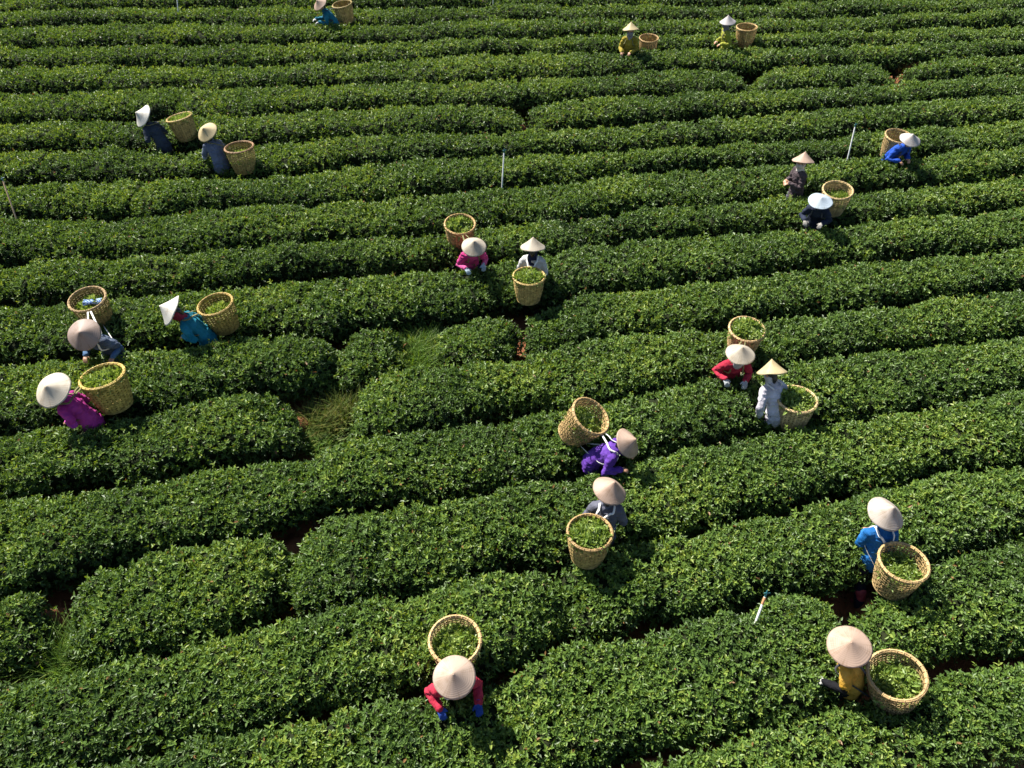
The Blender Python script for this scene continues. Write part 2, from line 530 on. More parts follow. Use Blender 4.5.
def build_hedge(k, pa, pb, label):
    # pixel -> world x along the middle of the row
    def px2X(px):
        if abs(px) == BIG:
            return None
        yy = np.interp(px, [p[0] for p in ROWS[k]], [p[1] for p in ROWS[k]])
        y2 = np.interp(px, [p[0] for p in ROWS[k + 1]], [p[1] for p in ROWS[k + 1]])
        return unproj(px, 0.55 * yy + 0.45 * y2, HTOP).x
    Xa, Xb = px2X(pa), px2X(pb)
    left = unproj(-190, ROWS[k][0][1], HTOP).x
    right = unproj(1214, ROWS[k][-1][1], HTOP).x
    openA, openB = Xa is None, Xb is None
    Xa = left if openA else Xa
    Xb = right if openB else Xb
    step = 0.06 if k > 11 else 0.085
    nx = max(10, int((Xb - Xa) / step))
    X = np.linspace(Xa, Xb, nx)
    yf = row_y(k, X)
    z0 = X * 0
    gap = (0.20 if k > 14 else 0.25 if k > 11 else 0.40 if k < 8 else 0.34) + 0.09 * vnoise(X * 0.8, z0 + k * 7.3, z0, 21) + 0.085 * vnoise(X * 2.2, z0 + k * 3.1, z0, 22) + 0.035 * vnoise(X * 6, z0 + k * 1.1, z0, 20)
    yn = row_y(k + 1, X) + np.maximum(gap, 0.07)
    yf = yf + 0.05 * vnoise(X * 1.7, z0 + k * 5.7, z0, 23)
    yc, w = (yf + yn) / 2, np.maximum((yf - yn) / 2, 0.22)
    h = HTOP * (1 + 0.0 * X) + 0.045 * vnoise(X * 0.55, z0 + k * 9.1, z0, 24) + 0.04 * vnoise(X * 1.6, z0 + k * 2.7, z0, 25)
    # single bushes along the row: soft dips where two bushes meet
    ph = X / 0.95 + 0.35 * vnoise(X * 0.5, z0 + k, z0, 26)
    dip = np.clip(np.abs(np.sin(np.pi * ph)), 0, 1)
    strength = np.clip(0.5 + 0.9 * vnoise(np.round(ph), z0 + k * 4.4, z0, 27), 0.1, 1.2)
    pinch = (1 - np.clip(dip / 0.35, 0, 1)) ** 2 * strength
    bid = np.floor(ph)
    bh = vnoise(bid + 0.5, z0 + k * 6.1, z0 + 0.5, 28); bw = vnoise(bid + 0.5, z0 + k * 8.3, z0 + 0.5, 29)
    bh = _smooth(bh, 2.5); bw = _smooth(bw, 2.5)
    h = h + 0.055 * bh
    w = w * (1 + 0.09 * bw)
    h = h - 0.15 * pinch
    w = w * (1 - 0.16 * pinch)
    rr = 0.30
    e = np.ones(nx)
    if not openA:
        d = np.clip((X - Xa) / rr, 0, 1); e *= np.sqrt(np.clip(1 - (1 - d) ** 2, 0.02, 1))
    if not openB:
        d = np.clip((Xb - X) / rr, 0, 1); e *= np.sqrt(np.clip(1 - (1 - d) ** 2, 0.02, 1))
    w = w * (0.60 + 0.40 * e)
    h = h * (0.55 + 0.45 * e)
    na = 24
    a = np.linspace(0.0, np.pi, na)
    ca, sa = np.cos(a), np.sin(a)
    cy = np.sign(ca) * np.abs(ca) ** 0.42
    sz = np.abs(sa) ** 0.36
    zb = 0.16
    inset = 1 - 0.28 * np.clip(1 - sz / 0.55, 0, 1)      # the foot of the bush narrows
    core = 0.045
    def surf(shr):
        P = np.empty((nx, na, 3))
        P[:, :, 0] = X[:, None]
        P[:, :, 1] = yc[:, None] + (w - shr)[:, None] * (cy * inset)[None, :]
        P[:, :, 2] = zb + np.maximum(h - zb - shr, 0.1)[:, None] * sz[None, :]
        return P
    P = surf(np.full(nx, core))
    if not openA:
        we = np.clip(1 - (X - Xa) / 0.7, 0, 1)[:, None]
        P[..., 0] += we * (0.20 * vnoise(P[..., 1] * 2.2, P[..., 2] * 1.5, P[..., 0] * 0 + k, 41) + 0.10 * vnoise(P[..., 1] * 6, P[..., 2] * 5, P[..., 0] * 0 + k, 42))
        P[..., 2] -= we * 0.34 * (0.5 + 0.5 * vnoise(P[..., 1] * 3, P[..., 0] * 3, P[..., 0] * 0 + k, 43)) * (P[..., 2] / HTOP)
    if not openB:
        we = np.clip(1 - (Xb - X) / 0.7, 0, 1)[:, None]
        P[..., 0] += we * (0.20 * vnoise(P[..., 1] * 2.2, P[..., 2] * 1.5, P[..., 0] * 0 + k, 44) + 0.10 * vnoise(P[..., 1] * 6, P[..., 2] * 5, P[..., 0] * 0 + k, 45))
        P[..., 2] -= we * 0.34 * (0.5 + 0.5 * vnoise(P[..., 1] * 3, P[..., 0] * 3, P[..., 0] * 0 + k, 46)) * (P[..., 2] / HTOP)
    # close the ends of the row
    def cap(ring):
        cen = np.array([ring[:, 0].mean(), ring[:, 1].mean(), 0.45 * ring[:, 2].max()])
        out = []
        for f in (0.75, 0.45, 0.02):
            r_ = cen + (ring - cen) * f
            r_[:, 0] += (1 - f) * (-0.10 if ring[0, 0] < 0.5 * (Xa + Xb) else 0.10)
            out.append(r_)
        return out
    if not openA:
        P = np.concatenate([np.array(cap(P[0])[::-1]), P], 0)
    if not openB:
        P = np.concatenate([P, np.array(cap(P[-1]))], 0)
    nx = P.shape[0]
    # local relief
    dx = np.gradient(P, axis=0); da = np.gradient(P, axis=1)
    N = unit(np.cross(dx, da))
    if N[nx // 2, na // 2, 2] < 0:
        N = -N
    f1 = vnoise(P[..., 0] * 2.4, P[..., 1] * 2.4, P[..., 2] * 2.4, 31 + k)
    f2 = vnoise(P[..., 0] * 5.5, P[..., 1] * 5.5, P[..., 2] * 5.5, 61 + k)
    P = P + N * ((0.065 - 0.025 * np.clip(N[..., 2], 0, 1)) * f1 + 0.048 * f2)[..., None]
    # visible cells
    c = 0.25 * (P[:-1, :-1] + P[1:, :-1] + P[:-1, 1:] + P[1:, 1:])
    u, v, d = proj(c)
    vis = (u > -110) & (u < 1134) & (v > -45) & (v < 850) & (d > 0.5)
    e1 = P[1:, :-1] - P[:-1, :-1]; e2 = P[:-1, 1:] - P[:-1, :-1]
    area = np.linalg.norm(np.cross(e1, e2), axis=-1)
    Nc = unit(np.cross(e1, e2))
    xc = np.clip(c[..., 0], min(Xa + 0.4, 0.5 * (Xa + Xb)), max(Xb - 0.4, 0.5 * (Xa + Xb)))
    ctr = np.stack([xc, np.interp(c[..., 0], X, yc), np.full(xc.shape, 0.25)], -1)
    Nc = Nc * np.where(np.sum(Nc * (c - ctr), -1) < 0, -1.0, 1.0)[..., None]
    if k >= 15: dens, ll = 700, 0.056
    elif k >= 12: dens, ll = 640, 0.058
    elif k >= 8: dens, ll = 520, 0.061
    elif k >= 5: dens, ll = 430, 0.064
    else: dens, ll = 370, 0.068
    view = unit(np.array([0, 0, CAM_Z]) - c)
    facing = np.sum(Nc * view, -1)
    wgt = area * np.where(vis, 1.0, 0.0) * np.where(facing > -0.15, 1.0, 0.30)
    wgt = wgt * np.where(c[..., 2] < 0.32, 0.45, 1.0)
    nzc = np.clip(Nc[..., 2], 0, 1)
    wgt = wgt * (0.58 + 0.42 * np.clip(nzc / 0.6, 0, 1))          # the clipped table is leafy, the flanks are thin
    # thin spots, where the twigs show
    th = vnoise(c[..., 0] * 1.1, c[..., 1] * 1.1, c[..., 2] * 1.1, 71)
    wgt = wgt * np.where(th > 0.6, 0.85, 1.0)
    n = int(wgt.sum() * dens)
    root = empty('tea_hedge', (float((Xa + Xb) / 2), float(np.interp((Xa + Xb) / 2, X, yc)), 0))
    off = np.array(root.location)
    tag(root, label, 'hedge', 'rows of clipped tea bushes')
    allV, allQ, tone, mid = [], [], [], []
    ii, jj = np.meshgrid(np.arange(nx - 1), np.arange(na - 1), indexing='ij')
    b = (ii * na + jj).ravel()
    Qc = np.stack([b, b + na, b + na + 1, b + 1], 1)
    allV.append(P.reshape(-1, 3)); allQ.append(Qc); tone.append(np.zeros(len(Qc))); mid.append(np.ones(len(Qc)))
    if n > 0:
        cum = np.cumsum(wgt.ravel()); cum /= cum[-1]
        ci = np.searchsorted(cum, rng.random(n))
        ci = np.clip(ci, 0, cum.size - 1)
        i, j = np.unravel_index(ci, wgt.shape)
        s, t = rng.random(n)[:, None], rng.random(n)[:, None]
        p = (P[i, j] * (1 - s) * (1 - t) + P[i + 1, j] * s * (1 - t) + P[i, j + 1] * (1 - s) * t + P[i + 1, j + 1] * s * t)
        nn = Nc[i, j]
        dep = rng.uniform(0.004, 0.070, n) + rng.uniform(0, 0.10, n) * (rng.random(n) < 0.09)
        p = p + nn * dep[:, None]
        kk = 5 if k >= 8 else 4
        lp, ld, ln, L, idx = shoots(p, nn, ll * rng.uniform(0.75, 1.25, n), kk)
        W = L * rng.uniform(0.40, 0.52, len(L))
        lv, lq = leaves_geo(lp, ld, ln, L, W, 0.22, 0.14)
        # young tips, plus lit tops and shaded flanks painted into the tone; patches differ
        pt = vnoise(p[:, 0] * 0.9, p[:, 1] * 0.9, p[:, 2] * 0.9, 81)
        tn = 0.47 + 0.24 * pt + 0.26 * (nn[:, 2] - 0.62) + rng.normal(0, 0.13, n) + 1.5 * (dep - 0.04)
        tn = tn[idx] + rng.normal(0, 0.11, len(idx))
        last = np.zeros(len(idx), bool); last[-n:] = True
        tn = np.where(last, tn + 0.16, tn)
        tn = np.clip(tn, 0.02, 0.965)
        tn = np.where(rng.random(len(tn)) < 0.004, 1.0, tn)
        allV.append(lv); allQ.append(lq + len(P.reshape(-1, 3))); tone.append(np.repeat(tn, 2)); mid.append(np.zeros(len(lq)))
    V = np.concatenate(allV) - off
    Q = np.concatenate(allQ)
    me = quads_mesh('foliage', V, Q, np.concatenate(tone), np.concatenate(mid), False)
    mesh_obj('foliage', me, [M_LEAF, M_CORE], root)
    # woody stems under the leaves
    mb = MB()
    xs = np.arange(Xa + 0.25, Xb - 0.2, 0.42)
    for x in xs:
        u, v, d = proj(np.array([x, float(np.interp(x, X, yc)), 0.4]))
        if not (-60 < u < 1084 and -40 < v < 830):
            continue
        wy = float(np.interp(x, X, w)); y0 = float(np.interp(x, X, yc)); hh = float(np.interp(x, X, h))
        for q in range(4):
            aa = random.uniform(0, 6.28)
            p0 = Vector((x + random.uniform(-.06, .06), y0 + random.uniform(-.08, .08), -0.04)) - Vector(off)
            p2 = p0 + Vector((math.cos(aa) * 0.22, math.sin(aa) * wy * 0.72, hh * 0.62))
            p1 = p0.lerp(p2, 0.5) + Vector((random.uniform(-.05, .05), random.uniform(-.05, .05), 0.03))
            mb.ring_tube([p0, p1, p2], [0.018, 0.012, 0.006], n=5, cap=False)
    if mb.v:
        mesh_obj('stems', mb.mesh('stems'), M_WOOD, root)
    return n

# ================================================================== PEOPLE
def ik(A, T, l1, l2, pole):
    d = T - A
    L = min(d.length, (l1 + l2) * 0.985)
    dn = d.normalized()
    T = A + dn * L
    x = (l1 * l1 - l2 * l2 + L * L) / (2 * L)
    hgt = math.sqrt(max(l1 * l1 - x * x, 0))
    pv = pole - dn * pole.dot(dn); pv.normalize()
    return A + dn * x + pv * hgt, T

def hand_lofts(mb, wrist, d, side, s, infl=0.0):
    """palm, four unequal fingers and a thumb, gently curled; s = +1 right hand"""
    d = d.normalized()
    lat = (side - d * side.dot(d)).normalized()          # towards the little finger
    nrm = d.cross(lat) * 1.0
    if nrm.z > 0:
        nrm = -nrm                                        # palm looks down
    pal = wrist + d * 0.082
    mb.ring_tube([wrist - d * 0.02, wrist + d * 0.03, pal], [(0.026 + infl, 0.018 + infl), (0.036 + infl, 0.016 + infl), (0.039 + infl, 0.013 + infl)], side=lat, n=10)
    for q, (of, ln) in enumerate(((-0.028, 0.066), (-0.0095, 0.074), (0.0095, 0.069), (0.028, 0.053))):
        p = pal - d * 0.006 + lat * of
        fd = (d + lat * of * 4).normalized()
        pts = [p]
        ang = R(14 + 3 * q)
        for seg in (0.42, 0.32, 0.26):
            fd = (fd * math.cos(ang) + nrm * math.sin(ang)).normalized()
            p = p + fd * ln * seg
            pts.append(p)
            ang = R(24)
        mb.ring_tube(pts, [0.0098 + infl, 0.0092 + infl, 0.0085 + infl, 0.0072 + infl], n=8)
    p = wrist + d * 0.022 - lat * 0.026
    fd = (d * 0.75 - lat * 0.75 + nrm * 0.25).normalized()
    p1 = p + fd * 0.036
    p2 = p1 + (fd + d * 0.6).normalized() * 0.030
    mb.ring_tube([p - fd * 0.01, p1, p2], [0.0125 + infl, 0.0108 + infl, 0.0085 + infl], n=8)

X1, Y1, Z1 = Vector((1, 0, 0)), Vector((0, 1, 0)), Vector((0, 0, 1))

def hat_mesh(rad, hgt):
    prof_o, prof_i = [], []
    m = 14
    for i in range(m + 1):
        t = i / m
        r = max(rad * (1 - t), 0.0015)
        z = hgt * t - 0.010 * math.sin(math.pi * t)
        prof_o.append((r, z))
    for i in range(m, -1, -1):
        r, z = prof_o[i]
        prof_i.append((max(r - 0.005, 0.001), z - 0.006))
    mb = MB()
    mb.lathe(prof_o + prof_i, n=44, closed=True)
    me = mb.mesh('conical_hat')
    n = len(me.vertices)
    for v in me.vertices:         # the brim of palm leaf is never perfectly round
        a = math.atan2(v.co.y, v.co.x)
        r = math.hypot(v.co.x, v.co.y) / rad
        v.co.z += 0.009 * r * r * math.sin(2 * a + hgt * 90) + 0.004 * r * math.sin(5 * a + rad * 70)
    return me

SHOULDERS = {}
DEBUG = False

def make_person(key, hat_px, face, bend, hp, label, hat_c, jacket, trousers=(0.03, 0.03, 0.04), scarf=None,
                gloves=None, hands=None, hat_r=0.225, hat_h=0.165, sleeves=None, boots=None, crouch=0.0,
                height=1.52, stride=0.0, hands_z=None, hdir=None, hat_back=0.03, tail=False):
    sc = height / 1.52
    b, hpr = R(bend), R(hp)
    hz = 0.80 - crouch
    H = Vector((0, 0, hz))
    u1 = Vector((0, math.sin(b * 0.75), math.cos(b * 0.75)))
    u2 = Vector((0, math.sin(b * 1.2), math.cos(b * 1.2)))
    W_ = H + u1 * 0.20
    C_ = W_ + u2 * 0.15
    S_ = C_ + u2 * 0.11
    NB = S_ + (u2 + Z1 * 0.25).normalized() * 0.07
    hv = Vector((0, math.sin(hpr), math.cos(hpr)))          # up axis of the head
    hatv = hv
    if hdir is not None:                                    # the hat sits askew
        fa = math.atan2(-face[0], face[1]); ha = math.atan2(-hdir[0], hdir[1]) - fa
        hatv = Vector((-math.sin(ha) * math.sin(R(hdir[2])), math.cos(ha) * math.sin(R(hdir[2])), math.cos(R(hdir[2]))))
    hd = (hv * 0.75 + Z1 * 0.2 + u2 * 0.2).normalized()
    HC = NB + hd * 0.135
    hf = X1.cross(hv) * -1
    if hf.y < 0: hf = -hf                                   # the way the face looks
    hf = Vector((0, math.cos(hpr), -math.sin(hpr)))
    HB = HC + hv * 0.045 - Vector((0, math.cos(hpr), -math.sin(hpr))) * hat_back   # centre of the hat's brim
    fwd = Vector(face).normalized() if len(face) == 3 else Vector((face[0], face[1], 0)).normalized()
    yaw = math.atan2(-fwd.x, fwd.y)
    rot = Matrix.Rotation(yaw, 3, 'Z')
    # brim centre + a little up the cone lies on the given pixel
    hat_mid = rot @ ((HB + hatv * hat_h * 0.30) * sc)
    tgt = unproj(hat_px[0], hat_px[1], hat_mid.z)
    base = Vector((tgt.x - hat_mid.x, tgt.y - hat_mid.y, 0))
    # --- limbs
    shR = S_ + X1 * 0.150 - u2 * 0.02
    shL = S_ - X1 * 0.150 - u2 * 0.02
    if hands is None:
        hands = ((0.17, 0.36), (-0.15, 0.30))
    arms = []
    for s, sh, hh in ((1, shR, hands[0]), (-1, shL, hands[1])):
        if len(hh) == 3:
            T = Vector(hh)
        else:
            T = Vector((hh[0], S_.y + hh[1] - 0.08, hands_z if hands_z else 0.97))
        el, wr = ik(sh, T, 0.262, 0.235, Vector((0.45 * s, -0.40, -0.75)))
        arms.append((s, sh, el, wr))
    hip = [H + X1 * 0.085, H - X1 * 0.085]
    legs = []
    for s, hp_, st in ((1, hip[0], stride), (-1, hip[1], -stride)):
        an = Vector((s * 0.10, st, 0.085))
        kn, an = ik(hp_, an, 0.375, 0.375, Vector((0, 1, 0.02)))
        legs.append((s, hp_, kn, Vector((s * 0.10, st, 0.085))))
    # --- body: one continuous skin
    mb = MB()
    mb.ring_tube([H - Z1 * 0.06, H, H + u1 * 0.09, W_, C_, S_ - u2 * 0.01, S_ + u2 * 0.035],
                 [(0.105, 0.075), (0.128, 0.088), (0.118, 0.082), (0.112, 0.080), (0.130, 0.090), (0.140, 0.072), (0.080, 0.055)], side=X1, n=18)
    mb.ring_tube([S_, NB, HC - hv * 0.03], [0.056, 0.048, 0.047], n=12)
    mb.ellipsoid(HC + hv * 0.015, (X1, hf, hv), (0.073, 0.090, 0.098))
    mb.ellipsoid(HC - hv * 0.055 + hf * 0.030, (X1, hf, hv), (0.048, 0.050, 0.050))        # jaw
    mb.ring_tube([HC + hv * 0.012 + hf * 0.088, HC - hv * 0.022 + hf * 0.104], [0.009, 0.014], n=8)  # nose
    mb.ellipsoid(HC - hv * 0.056 + hf * 0.078, (X1, hf, hv), (0.022, 0.010, 0.009), 10, 6)       # lips
    for s in (1, -1):
        mb.ellipsoid(HC - hv * 0.005 + X1 * (s * 0.076), (X1, hf, hv), (0.011, 0.018, 0.030), 8, 6)
    for s, sh, el, wr in arms:
        mb.ring_tube([S_ + X1 * (s * 0.07), sh, sh.lerp(el, 0.5), el, el.lerp(wr, 0.35), wr],
                     [(0.05, 0.05), (0.048, 0.048), (0.042, 0.042), (0.035, 0.035), (0.036, 0.036), (0.024, 0.024)], n=12)
        dd = (wr - el).normalized() * 0.7 + Vector((0, 0.35, -0.35))
        hand_lofts(mb, wr, dd, X1 * s, s)
    for s, hp_, kn, an in legs:
        mb.ring_tube([hp_ + Z1 * 0.02, hp_.lerp(kn, 0.45), kn, kn.lerp(an, 0.35), an],
                     [(0.066, 0.068), (0.062, 0.066), (0.048, 0.050), (0.051, 0.055), (0.035, 0.037)], side=X1, n=14)
        mb.ring_tube([an - Y1 * 0.035 - Z1 * 0.045, an + Y1 * 0.06 - Z1 * 0.045, an + Y1 * 0.15 - Z1 * 0.058],
                     [(0.032, 0.036), (0.040, 0.034), (0.036, 0.020)], side=X1, n=10)
    body = mesh_obj('person', remeshed(mb, 'person', 0.0095, 3), M_SKIN)
    body.location = base
    body.rotation_euler = (0, 0, yaw)
    body.scale = (sc, sc, sc)
    tag(body, label, 'person', 'tea pickers')
    # --- hair and eyes
    mb = MB()
    mb.ellipsoid(HC + hv * 0.030 - hf * 0.012, (X1, hf, hv), (0.079, 0.092, 0.092))
    mb.ring_tube([HC - hf * 0.075 + hv * 0.02, HC - hf * 0.088 - hv * 0.06, NB - hf * 0.065], [(0.055, 0.03), (0.05, 0.03), (0.03, 0.02)], side=X1, n=10)
    mesh_obj('hair', remeshed(mb, 'hair', 0.012, 2), M_HAIR, body)
    for s in (1, -1):
        mb = MB(); mb.ellipsoid(HC + X1 * (s * 0.031) + hv * 0.012 + hf * 0.084, (X1, hf, hv), (0.013, 0.009, 0.007), 10, 6)
        mesh_obj('eye', mb.mesh('eye'), M_EYE, body)
    # --- jacket
    seed = sum(ord(c) for c in key) * 7
    mb = MB()
    mb.ring_tube([H - Z1 * 0.13, H - Z1 * 0.03, H + u1 * 0.09, W_, C_, S_ - u2 * 0.005, S_ + u2 * 0.045],
                 [(0.170, 0.134), (0.172, 0.134), (0.156, 0.120), (0.144, 0.110), (0.162, 0.120), (0.170, 0.098), (0.085, 0.068)], side=X1, n=20)
    mb.ring_tube([S_ + u2 * 0.01, NB], [0.076, 0.070], n=12)
    sls = []
    for s, sh, el, wr in arms:
        end = wr + (wr - el).normalized() * 0.004
        up = [S_ + X1 * (s * 0.08), sh, sh.lerp(el, 0.5), el]
        ur = [0.072, 0.072, 0.063, 0.058]
        if sleeves is None:
            mb.ring_tube(up + [el.lerp(wr, 0.5), end], ur + [0.052, 0.044], n=12)
        else:
            mb.ring_tube(up[:3] + [sh.lerp(el, 0.7)], ur[:3] + [0.064], n=12)
            sl = MB(); sls.append(sl)
            sl.ring_tube([sh.lerp(el, 0.55), el, el.lerp(wr, 0.5), end], [0.053, 0.050, 0.046, 0.040], n=12)
    mesh_obj('jacket', remeshed(mb, 'jacket', 0.0115, 3, 0.0150, 10, seed), cloth(jacket), body)
    for sl in sls:
        mesh_obj('sleeve', remeshed(sl, 'sleeve', 0.011, 2, 0.009, 12, seed + 5), cloth(sleeves), body)
    # --- trousers
    mb = MB()
    mb.ring_tube([H - Z1 * 0.09, H + u1 * 0.06], [(0.144, 0.104), (0.140, 0.100)], side=X1, n=16)
    for s, hp_, kn, an in legs:
        mb.ring_tube([hp_, hp_.lerp(kn, 0.45), kn, kn.lerp(an, 0.5), an + Z1 * 0.03],
                     [(0.082, 0.085), (0.082, 0.086), (0.074, 0.076), (0.072, 0.074), (0.066, 0.068)], side=X1, n=14)
    mesh_obj('trousers', remeshed(mb, 'trousers', 0.014, 3, 0.008, 10, seed + 9), cloth(trousers), body)
    for s, hp_, kn, an in legs:
        mb = MB()
        mb.ring_tube([an - Y1 * 0.035 - Z1 * 0.040, an + Y1 * 0.06 - Z1 * 0.040, an + Y1 * 0.16 - Z1 * 0.055],
                     [(0.042, 0.046), (0.050, 0.042), (0.045, 0.028)], side=X1, n=12)
        top = kn.lerp(an, 0.45) if boots else an
        mb.ring_tube([an - Z1 * 0.03, an + Z1 * 0.03, top + Z1 * 0.03], [0.050, 0.052, 0.080 if boots else 0.05], n=12)
        o = mesh_obj('boot' if boots else 'shoe', remeshed(mb, 'shoe', 0.011, 2), cloth(boots or (0.04, 0.035, 0.03), 0.5), body)
    # --- scarf over the mouth and neck
    if scarf is not None:
        mb = MB()
        mb.ellipsoid(HC - hv * 0.040 + hf * 0.012, (X1, hf, hv), (0.086, 0.104, 0.080))
        mb.ring_tube([HC - hv * 0.06, NB - u2 * 0.01, S_ + u2 * 0.01], [(0.072, 0.072), (0.080, 0.082), (0.098, 0.085)], side=X1, n=14)
        if tail: mb.ring_tube([NB - hf * 0.06, S_ - hf * 0.085 + u2 * 0.0, C_ - Vector((0, u2.z, -u2.y)) * 0.115], [(0.075, 0.022), (0.085, 0.022), (0.03, 0.016)], side=X1, n=10)
        mesh_obj('headscarf', remeshed(mb, 'headscarf', 0.011, 2, 0.005, 14, seed + 2), cloth(scarf), body)
    # --- gloves
    if gloves is not None:
        for s, sh, el, wr in arms:
            mb = MB()
            dd = (wr - el).normalized() * 0.7 + Vector((0, 0.35, -0.35))
            hand_lofts(mb, wr, dd, X1 * s, s, 0.0035)
            a = (wr - el).normalized()
            mb.ring_tube([wr - a * 0.012, wr + a * 0.02], [0.038, 0.032], n=12)
            mesh_obj('glove', remeshed(mb, 'glove', 0.007, 1), cloth(gloves), body)
    # --- hat
    hat = mesh_obj('conical_hat', hat_mesh(hat_r, hat_h), hat_mat(hat_c), body)
    hat.location = HB
    hat.rotation_euler = hatv.to_track_quat('Z', 'Y').to_euler()
    # chin strap
    mb = MB()
    pts = []
    for i in range(11):
        t = math.pi * i / 10
        pts.append(HC + X1 * (math.cos(t) * 0.098) - hv * (math.sin(t) * 0.125 - 0.035) + hf * 0.02)
    mb.ribbon(pts, [X1 * math.cos(math.pi * i / 10) - hv * math.sin(math.pi * i / 10) for i in range(11)], 0.012, 0.002)
    mesh_obj('chin_strap', mb.mesh('chin_strap'), cloth(scarf or (0.4, 0.38, 0.35)), body)
    M = Matrix.Translation(base) @ Matrix.Rotation(yaw, 4, 'Z') @ Matrix.Scale(sc, 4)
    bk = Vector((0, -math.cos(b), math.sin(b)))
    SHOULDERS[key] = dict(M=M, sh=[(shR, 1), (shL, -1)], S=S_, C=C_, W=W_, back=bk, u2=u2, fwd=fwd)
    if DEBUG:
        g = [(abs(float(row_y(k, base.x)) + 0.1 - base.y), k, float(row_y(k, base.x)) + 0.1 - base.y) for k in range(1, 20)]
        g = min(g)
        print('PERSON', key, 'base', [round(x, 2) for x in base], 'hatz', round(hat_mid.z, 2), 'in front of row', g[1] - 1, 'gap is further by', round(g[2], 2))
    return body

# ================================================================== BASKETS
BH, BR, BB = 0.52, 0.285, 0.205          # height, rim radius, foot radius
def brad(z):
    t = z / BH
    return BB + (BR - BB) * (t ** 0.8) + 0.012 * math.sin(math.pi * t)

_bk = {}
def basket_meshes(style):
    if style in _bk:
        return _bk[style]
    if style == 'open':
        ns, sw, hoops, hw = 36, 0.0150, 11, 0.0175
    else:
        ns, sw, hoops, hw = 30, 0.031, 12, 0.0265
    mb = MB()
    seg = ns * 4
    for i in range(hoops):
        z = 0.02 + (BH - 0.05) * (i + 0.5) / hoops
        pts, nr = [], []
        for k in range(seg):
            a = 2 * math.pi * k / seg
            off = 0.0042 * math.cos(math.pi * (k / 4 + i))
            r = brad(z) + off
            jz = 0.0016 * math.sin(a * 3 + i * 1.7)
            pts.append(Vector((r * math.cos(a), r * math.sin(a), z + jz)))
            nr.append(Vector((math.cos(a), math.sin(a), -0.12)))
        mb.ribbon(pts, nr, hw, 0.003, closed=True)
    for k in range(ns):
        a = 2 * math.pi * (k + 0.0) / ns + 0.012 * math.sin(k * 2.9)
        pts, nr = [], []
        m = hoops * 2 + 1
        for q in range(m):
            z = 0.01 + (BH - 0.03) * q / (m - 1)
            off = -0.0042 * math.cos(math.pi * (k + (z - 0.02) / (BH - 0.05) * hoops - 0.5))
            r = brad(z) + off
            pts.append(Vector((r * math.cos(a), r * math.sin(a), z)))
            nr.append(Vector((math.cos(a), math.sin(a), 0)))
        mb.ribbon(pts, nr, sw * (0.75 + 0.25), 0.003)
    weave = mb.mesh('weave', smooth=False)
    mb = MB()
    for r_, z_, t_ in ((BR + 0.012, BH - 0.006, 0.011), (BR - 0.009, BH - 0.008, 0.009), (BR + 0.002, BH + 0.006, 0.009)):
        prof = [(r_ + t_ * math.cos(q * math.pi / 4), z_ + t_ * 1.3 * math.sin(q * math.pi / 4)) for q in range(8)]
        mb.lathe(prof, n=56, closed=True)
    for k in range(26):                       # lashing round the rim
        a = 2 * math.pi * k / 26
        c = Vector((math.cos(a), math.sin(a), 0))
        pts = [c * (BR + 0.0015) + c * (math.cos(q * math.pi / 5) * 0.025) + Z1 * (BH - 0.004 + math.sin(q * math.pi / 5) * 0.021) for q in range(10)]
        nr = [c * math.cos(q * math.pi / 5) + Z1 * math.sin(q * math.pi / 5) for q in range(10)]
        mb.ribbon(pts, nr, 0.009, 0.002, closed=True)
    rim = mb.mesh('rim')
    mb = MB()
    for i in range(13):                       # plaited bottom
        o = -BB + 0.016 + (2 * BB - 0.03) * i / 12
        hl = math.sqrt(max(BB * BB - o * o, 0.0004)) - 0.004
        for dirn in (0, 1):
            pts, nr = [], []
            for q in range(27):
                t = -hl + 2 * hl * q / 26
                z = 0.012 + 0.003 * math.cos(math.pi * (t / 0.031 + i + dirn))
                pts.append(Vector((t, o, z)) if dirn == 0 else Vector((o, t, z)))
                nr.append(Z1.copy())
            mb.ribbon(pts, nr, 0.025, 0.0025)
    prof = [(BB + 0.004 + 0.012 * math.cos(q * math.pi / 4), 0.012 + 0.013 * math.sin(q * math.pi / 4)) for q in range(8)]
    mb.lathe(prof, n=44, closed=True)
    foot = mb.mesh('foot', smooth=False)
    _bk[style] = (weave, rim, foot)
    return _bk[style]

